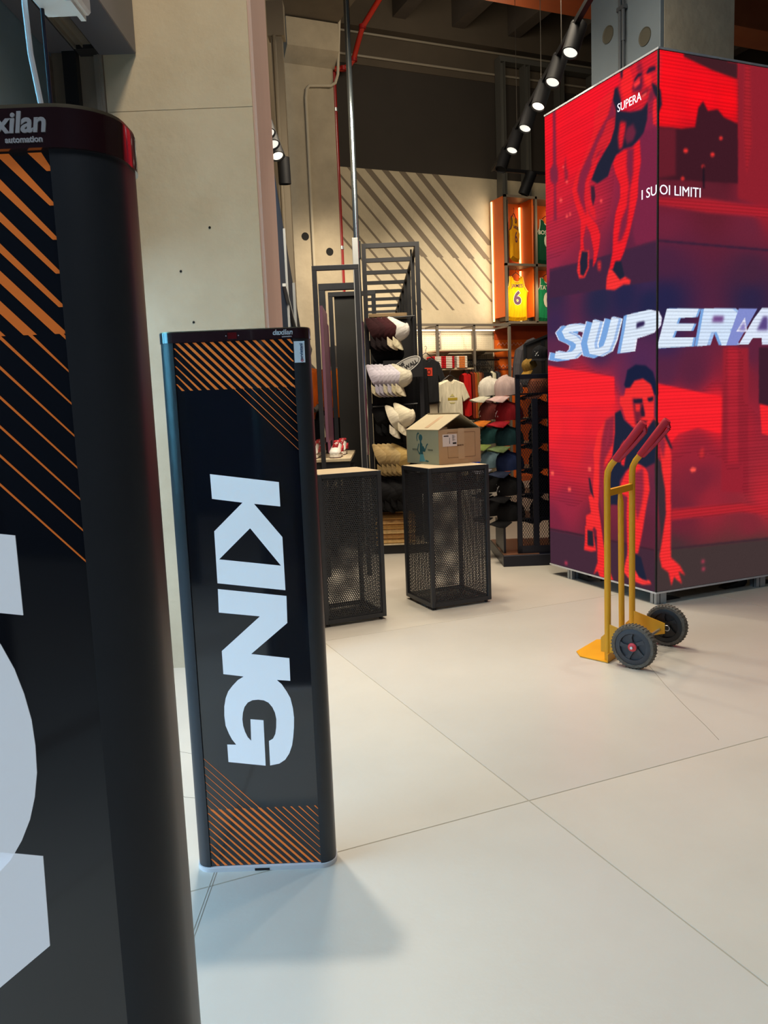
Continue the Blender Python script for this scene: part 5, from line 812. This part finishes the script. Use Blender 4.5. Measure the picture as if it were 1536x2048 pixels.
# gondola: eight portal frames in depth
gd = fthing('cap_gondola', 'tall black ladder-topped gondola hung with rows of caps', 'gondola', 0, 7.764)
GB = mat('gondola_black', '131317', .5, .1)
for k in range(8):
    b = .76*k; sh_ = -.012*k; s = .04
    mb = MB()
    mb.box(-.115+sh_, -.115+s+sh_, b, b+s, 0 if k else .02, 2.95); mb.box(.426-s+sh_, .426+sh_, b, b+s, 0, 2.95); mb.box(-.115+s+sh_, .426-s+sh_, b, b+s, 2.95-s, 2.95); mb.obj('portal', GB, gd)
mb = MB()
for x in (-.115, .386): mb.bar((x+.02, .02, 2.93), (x+.02-.085, 5.36, 2.93), .03, .03)
mb.obj('top_rail', GB, gd)
mb = MB(); mb.box(-.35, -.115, .0, .03, .0, 2.95) if 0 else mb.box(.345, .36, .1, .14, .12, 2.9); mb.obj('rear_post', GB, gd)
mb = MB(); mb.box(-.075, .30, .25, 1.0, 2.30, 2.335, ch=.004); mb.obj('canopy_shelf', mat('warm_wood', '8c7350', .5, noise=.15, scale=3, stretch=(1, 10, 1)), gd)
mb = MB(); mb.box(-.075, .385, .30, .34, .12, 2.28); mb.obj('back_panel', mat('slat_black', '0f0f11', .8), gd)
mb = MB(); mb.box(-.10, .42, -.02, 1.2, .0, .09); mb.obj('base', GB, gd)
mb = MB(); mb.box(-.10, .42, -.04, .4, .09, .10); mb.obj('base_board', mat('ash_wood', 'c', .5), gd)
for z in (2.22, 1.79, 1.40, 1.03, .74):
    mb = MB(); mb.tube([(-.07, -.02, z+.035), (.36, -.02, z+.05)], .007, 6); mb.tube([(-.06, -.02, z+.035), (-.06, .3, z+.05)], .007, 6); mb.tube([(.34, -.02, z+.05), (.34, .3, z+.05)], .007, 6); mb.obj('hook_rail', BLK, gd)
# folded tan stacks at the bottom
TAN = ('d8b478', 'b98e58', 'e8c88e', 'c89c5c', 'd8ae74', 'b08850')
for k in range(6):
    t = fthing('folded_trousers', ['lowest', 'second from bottom', 'third from bottom', 'third from top', 'second from top', 'topmost'][k]+' tan folded garment at the foot of the cap gondola', 'folded clothes', .1, 7.88, .101+.0475*k)
    mb = MB(); mb.box(-.19, .2, -.12, .13, 0, .045, ch=.016); mb.obj('fold', fabric('tan_'+TAN[k], TAN[k]), t); mb = MB(); mb.tube([(-.19, -.118, .013), (.2, -.118, .012)], .012, 8); mb.obj('fold_edge', fabric('tan_'+TAN[k], TAN[k]), t)
FD = (.42, -.10, -.9); UD = (.9, -.35, .3)
def row(z, items, a0, da, b0, db):
    for k, (lab_, c1, c2, lg) in enumerate(items):
        cap(lab_, a0+da*k, b0+db*k, z, (FD[0], FD[1], FD[2]), UD, c1, c2, lg, 1.12)
row(2.13, [('maroon-black cap at the far left of the top gondola row', '2a1215', '1c1416', None), ('second dark maroon cap in the top gondola row', '2a1215', '1c1416', None), ('third dark maroon cap in the top gondola row', '35161a', '1c1416', None), ('dark maroon cap with a pale brim in the top gondola row', '3a1a1c', 'd0c4a8', None), ('white cap at the right end of the top gondola row', 'c9c6c0', 'd8cfae', None)], -.045, .052, 7.69, -.008)
for k in range(3): cap('black cap in shadow below the maroon caps of the top row', -.03+.07*k, 7.82, 1.93, FD, UD, '0e0e10', '0e0e10', None, 1.1, 'black caps in shadow on the gondola')
row(1.70, [('lilac-white cap at the far left of the second gondola row', 'b9b4c0', 'c2b89a', '8a88a0'), ('second lilac-white cap from the left of the second row', 'b9b4c0', 'aaa6b4', '8a88a0'), ('third lilac-white cap from the left of the second row', 'c0bcc6', 'aaa6b4', 'a8b0b8'), ('fourth lilac-white cap from the left of the second row', 'c0bcc6', 'c0b8a0', 'a8b0b8'), ('fifth lilac-white cap from the left of the second row', 'c4c0ca', 'b4b0bc', 'a8b8c0'), ('sixth cap of the second row, lilac with a silver badge', 'c4c0cc', 'c8be9c', '9aa0b0'), ('cream cap at the right end of the second gondola row', 'c8c2ae', 'd8ceb0', None)], -.055, .038, 7.70, -.006)
for k in range(3): cap('black cap hanging between the white and cream rows of the gondola', -.03+.06*k, 7.80, 1.33, FD, UD, '101012', '101012', None, 1.15, 'black caps in the third gondola row')
cap('left of the two cream caps hanging low on the gondola', .105, 7.66, 1.31, (.4, -.2, -.9), UD, 'd0c8b2', 'cfc7b4', None, 1.15)
cap('right of the two cream caps hanging low on the gondola', .185, 7.64, 1.33, (.4, -.2, -.9), UD, 'd8cfb4', 'd4cbb0', None, 1.15)
row(.95, [('khaki cap at the far left of the low gondola row', 'a08a60', '8f7a52', None), ('second khaki cap from the left of the low row', '9c855a', '8f7a52', None), ('third khaki cap from the left of the low row', 'a89266', '8f7a52', None), ('fourth khaki cap from the left of the low row', 'b09a6c', '927c54', None), ('golden khaki cap at the right of the low row', 'b89c60', '9c8454', None)], -.03, .045, 7.70, -.006)
for k in range(4): cap('black cap at the bottom of the gondola above the folded tan clothes', -.03+.06*k, 7.70, .62-.02*(k % 2), FD, UD, '131315', '0e0e10', None, 1.15, 'black caps at the foot of the gondola')
# sign
sg = fthing('shop_sign', 'black tilted sign with a white oval reading THE WALL on the gondola', 'sign', .245, 7.66, 1.80)
mb = MB(); mb.box(-.2, .17, 0, .02, -.1, .06); sgb = mb.obj('board', mat('sign_black', '0c0c0e', .5), sg)
Mt = Matrix.Rotation(R(-28), 4, 'Y')
mb = MB(); mb.poly([[(.17*math.cos(a), .062*math.sin(a)) for a in [2*PI*k/28 for k in range(28)]], [(.16*math.cos(a), .054*math.sin(a)) for a in [2*PI*k/28 for k in range(28)]]], -.004, 0, Mt); mb.obj('oval_ring', mat('sign_white', 'c9c8c2', .5), sg)
mb = MB(); mb.poly([[(.152*math.cos(a), .048*math.sin(a)) for a in [2*PI*k/28 for k in range(28)]]], -.003, 0, Mt); mb.obj('oval_field', mat('sign_grey', 'a8a7a2', .5), sg)
text('THE WALL', .05, Mt @ frameM((.01, -.006, -.032), (1, 0, 0), (0, 0, 1)), MATS['sign_black'], sg, .0016, 'sign_lettering')
text('ANS', .04, Mt @ frameM((-.03, -.006, .012), (1, 0, 0), (0, 0, 1)), MATS['sign_black'], sg, .0016, 'sign_lettering')
for k in range(9):
    t = fthing('garment', 'black garment hanging behind the right post of the cap gondola', 'garment', .24+.05*(k % 5), 7.9+.1*(k//5), 1.78, 'black garments behind the gondola post'); garment([(-.03, 0), (.03, 0), (.045, -.4), (.04, -.85), (-.04, -.86), (-.045, -.4)], .09, fabric('garment_black', '1b1b1d'), t, 'body', .7)
# ---------------- cap stand by the screen ----------------
cs = thing('cap_stand', 'black mesh cap stand on a brown base beside the screen tower', 'display stand', F(1.045, 6.9), RZ)
NV = mat('navy_black_steel', '181a28', .35, .3)
mb = MB(); mb.box(-.02, .62, .0, .85, 0, .10, ch=.004); mb.obj('base', NV, cs)
mb = MB(); mb.box(-.015, .3, .012, .84, .10, .104); mb.obj('base_top', mat('brown_laminate', '6e4a38', .3, noise=.06, scale=4), cs)
def expanded(w, h, px_=.022, pz=.036, s=.0035):
    key = ('exp', w, h)
    if key in MATS: return MATS[key]
    mb = MB(); nx = int(w/px_); nz = int(h/pz)
    for i in range(nx):
        for j in range(nz):
            x = i*px_; z = j*pz; xm = x+px_/2; zm = z+pz/2
            mb.bar((xm, 0, z), (x, 0, zm), s, .003); mb.bar((xm, 0, z), (x+px_, 0, zm), s, .003); mb.bar((x, 0, zm), (xm, 0, z+pz), s, .003); mb.bar((x+px_, 0, zm), (xm, 0, z+pz), s, .003)
    me = mb.mesh('expanded_mesh', NV); MATS[key] = me; return me
for x in (.12, .52): mb = MB(); mb.box(x, x+.04, .05, .09, .10, 1.66, ch=.003); mb.obj('post', NV, cs)
for x in (.04, .52): mb = MB(); mb.box(x, x+.04, .66, .70, .10, 1.5, ch=.003); mb.obj('post', NV, cs)
mb = MB(); mb.box(.26, .31, .055, .085, .10, 1.45); mb.obj('centre_post', NV, cs)
mb = MB(); mb.box(.12, .56, .05, .09, 1.62, 1.66, ch=.003); mb.box(.12, .56, .05, .09, .10, .17); mb.box(.04, .56, .66, .70, .30, .34); mb.obj('cross_rail', NV, cs)
me = expanded(.36, 1.44); o = link('front_mesh', me, cs); o.location = (.16, .07, .16)
me = expanded(.44, .44); o = link('rear_mesh', me, cs); o.location = (.07, .68, .30)
for zz in (.41, .63, .85, 1.07, 1.285, 1.50): mb = MB(); mb.box(-.0, .55, .12, .55, zz-.012, zz); mb.obj('shelf', NV, cs)
mb = MB(); mb.box(-.06, .12, .08, .6, .34, .345) if 0 else mb.box(.0, .02, .1, .6, .10, .36); mb.obj('side_plate', NV, cs)
# caps on the stand, brims pointing left
lv = [(1.50, ('c9c2b4', 'b8b4a0', 'e0dcd4'), ('b09a94', 'b89c98', None), 'sage and beige cap on the top tier of the mesh stand', 'dusty pink cap in front on the top tier of the mesh stand', '6a3a28', 'top'),
      (1.285, ('5a2420', 'c06a20', 'd8d0c4'), ('7a1018', '8e1420', 'e8e0dc'), 'dark red cap with an orange brim on the second tier', 'red cap with a white emblem in front on the second tier', '3a1014', 'second'),
      (1.07, ('1c4040', '7a8a48', 'a8c0c8'), ('143034', '5c6e48', None), 'dark green cap with a lime brim on the third tier', 'dark teal cap with an olive brim in front on the third tier', '0e1a1c', 'third'),
      (.85, ('6a8490', '8a8a96', 'd8e0e8'), ('1a2648', '20283c', None), 'pale blue cap with a grey brim on the fourth tier', 'navy cap in front on the fourth tier', '10121a', 'fourth'),
      (.63, ('141416', '0e0e10', 'a01c20'), ('101012', '0c0c0e', 'c8c8c8'), 'black cap with a red mark at the back of the fifth tier', 'black cap with a white emblem in front on the fifth tier', '0c0c0e', 'fifth'),
      (.41, ('141416', '0e0e10', 'c8c8c8'), ('101012', '0c0c0e', None), 'black cap with a white emblem at the back of the lowest tier', 'plain black cap in front on the lowest tier of the mesh stand', '0c0c0e', 'lowest')]
for z, c, d, l1, l2, rest, tn in lv:
    cap(l1, 1.03, 7.35, z, (-1, -.15, -.12), (0, 0, 1), c[0], c[1], c[2], 1.3)
    cap(l2, 1.135, 7.08, z-.005, (-.95, -.35, -.12), (0, 0, 1), d[0], d[1], d[2], 1.32)
    cap('dark cap behind the front mesh of the stand, '+tn+' tier', 1.43, 7.14, z, (-.95, -.35, -.1), (0, 0, 1), rest, rest, None, 1.25)
# dark framed mirror with caps on top of the stand
mr = thing('display_mirror', 'dark framed mirror panel above the cap stand, next to the screen', 'mirror', F(1.31, 7.3, 1.66), RZ)
mb = MB(); mb.poly([[(0, 0), (.42, 0), (.42, .42), (0, .27)]], 0, .015); mb.obj('mirror_plate', mat('grey_mirror', '4a4644', .25, .5), mr)
mb = MB(); mb.bar((0, -.002, .27), (.42, -.002, .42), .02); mb.bar((0, -.002, 0), (0, -.002, .27), .02); mb.box(.15, .18, -.004, 0, 0, .32); mb.obj('mirror_frame', BLK, mr)
cap('black cap with a small white mark in front of the dark mirror', 1.42, 7.12, 1.80, (-.5, -.7, -.1), (0, 0, 1), '17181c', '121216', 'd8d8d8', .85)
cap('mustard cap tucked at the left edge of the dark mirror', 1.335, 7.16, 1.72, (-.6, -.4, -.4), (0, 0, 1), '8a6a30', '96722c', None, .7)
# ---------------- mannequins ----------------
SKM = mat('mannequin_grey', '6d6a66', .5)
def mannequin(label, a, b, z, rz, jc):
    t = thing('mannequin', label, 'mannequin', F(a, b, z), rz)
    mb = MB(); mb.tube([(0, 0, 1.0), (0, 0, 1.2), (0, .01, 1.4), (0, .02, 1.5), (0, .02, 1.56), (0, 0, 1.62), (0, 0, 1.72), (0, 0, 1.80), (0, 0, 1.82)], [.13, .125, .15, .11, .055, .06, .085, .06, .01], 14)
    for s in (-1, 1):
        mb.tube([(s*.09, 0, 1.0), (s*.11, -.1, .55), (s*.12, .02, .08), (s*.12, -.02, .04), (s*.12, -.14, .02)], [.09, .065, .04, .04, .02], 10); mb.tube([(s*.15, .02, 1.46), (s*.24, .0, 1.2), (s*.2, -.16, 1.05), (s*.18, -.22, 1.02)], [.055, .045, .032, .028], 10)
    mb.obj('body', SKM, t, True)
    J = fabric('jacket_'+jc, jc)
    mb = MB(); mb.tube([(0, 0, .92), (0, 0, 1.1), (0, .01, 1.3), (0, .02, 1.45), (0, .02, 1.53)], [.17, .165, .185, .17, .07], 16, sx=1.2)
    for s in (-1, 1): mb.tube([(s*.16, .02, 1.46), (s*.26, .0, 1.2), (s*.22, -.14, 1.06)], [.075, .065, .05], 10)
    mb.obj('jacket', J, t, True)
    mb = MB()
    for s in (-1, 1): mb.tube([(s*.08, 0, 1.0), (s*.11, -.1, .56), (s*.12, .02, .14)], [.115, .085, .06], 12)
    mb.obj('trousers', fabric('trousers_black', '15161c'), t, True)
    mb = MB(); mb.bar((-.2, -.02, .95), (-.19, -.11, .56), .03, .012); mb.bar((-.19, -.11, .56), (-.18, .02, .16), .03, .012); mb.obj('side_stripe', mat('stripe_white', 'd8d4dc', .7), t); return t
mannequin('mannequin in an orange jacket and black trousers behind the black panel', -.55, 10.3, .40, RZ+R(30), 'e0700e')
mannequin('mannequin in an orange top half hidden by the right side of the KING gate', -.84, 9.45, .40, RZ+R(-20), 'd8641a')
mb = MB(); mb.box(-1.06, -.25, 9.2, 10.7, 0, .40); o = mb.obj('display_podium', mat('podium_grey', '8d8678', .7)); o.rotation_euler = (0, 0, RZ); tag(o, 'low podium under the two mannequins at the back left', 'podium')
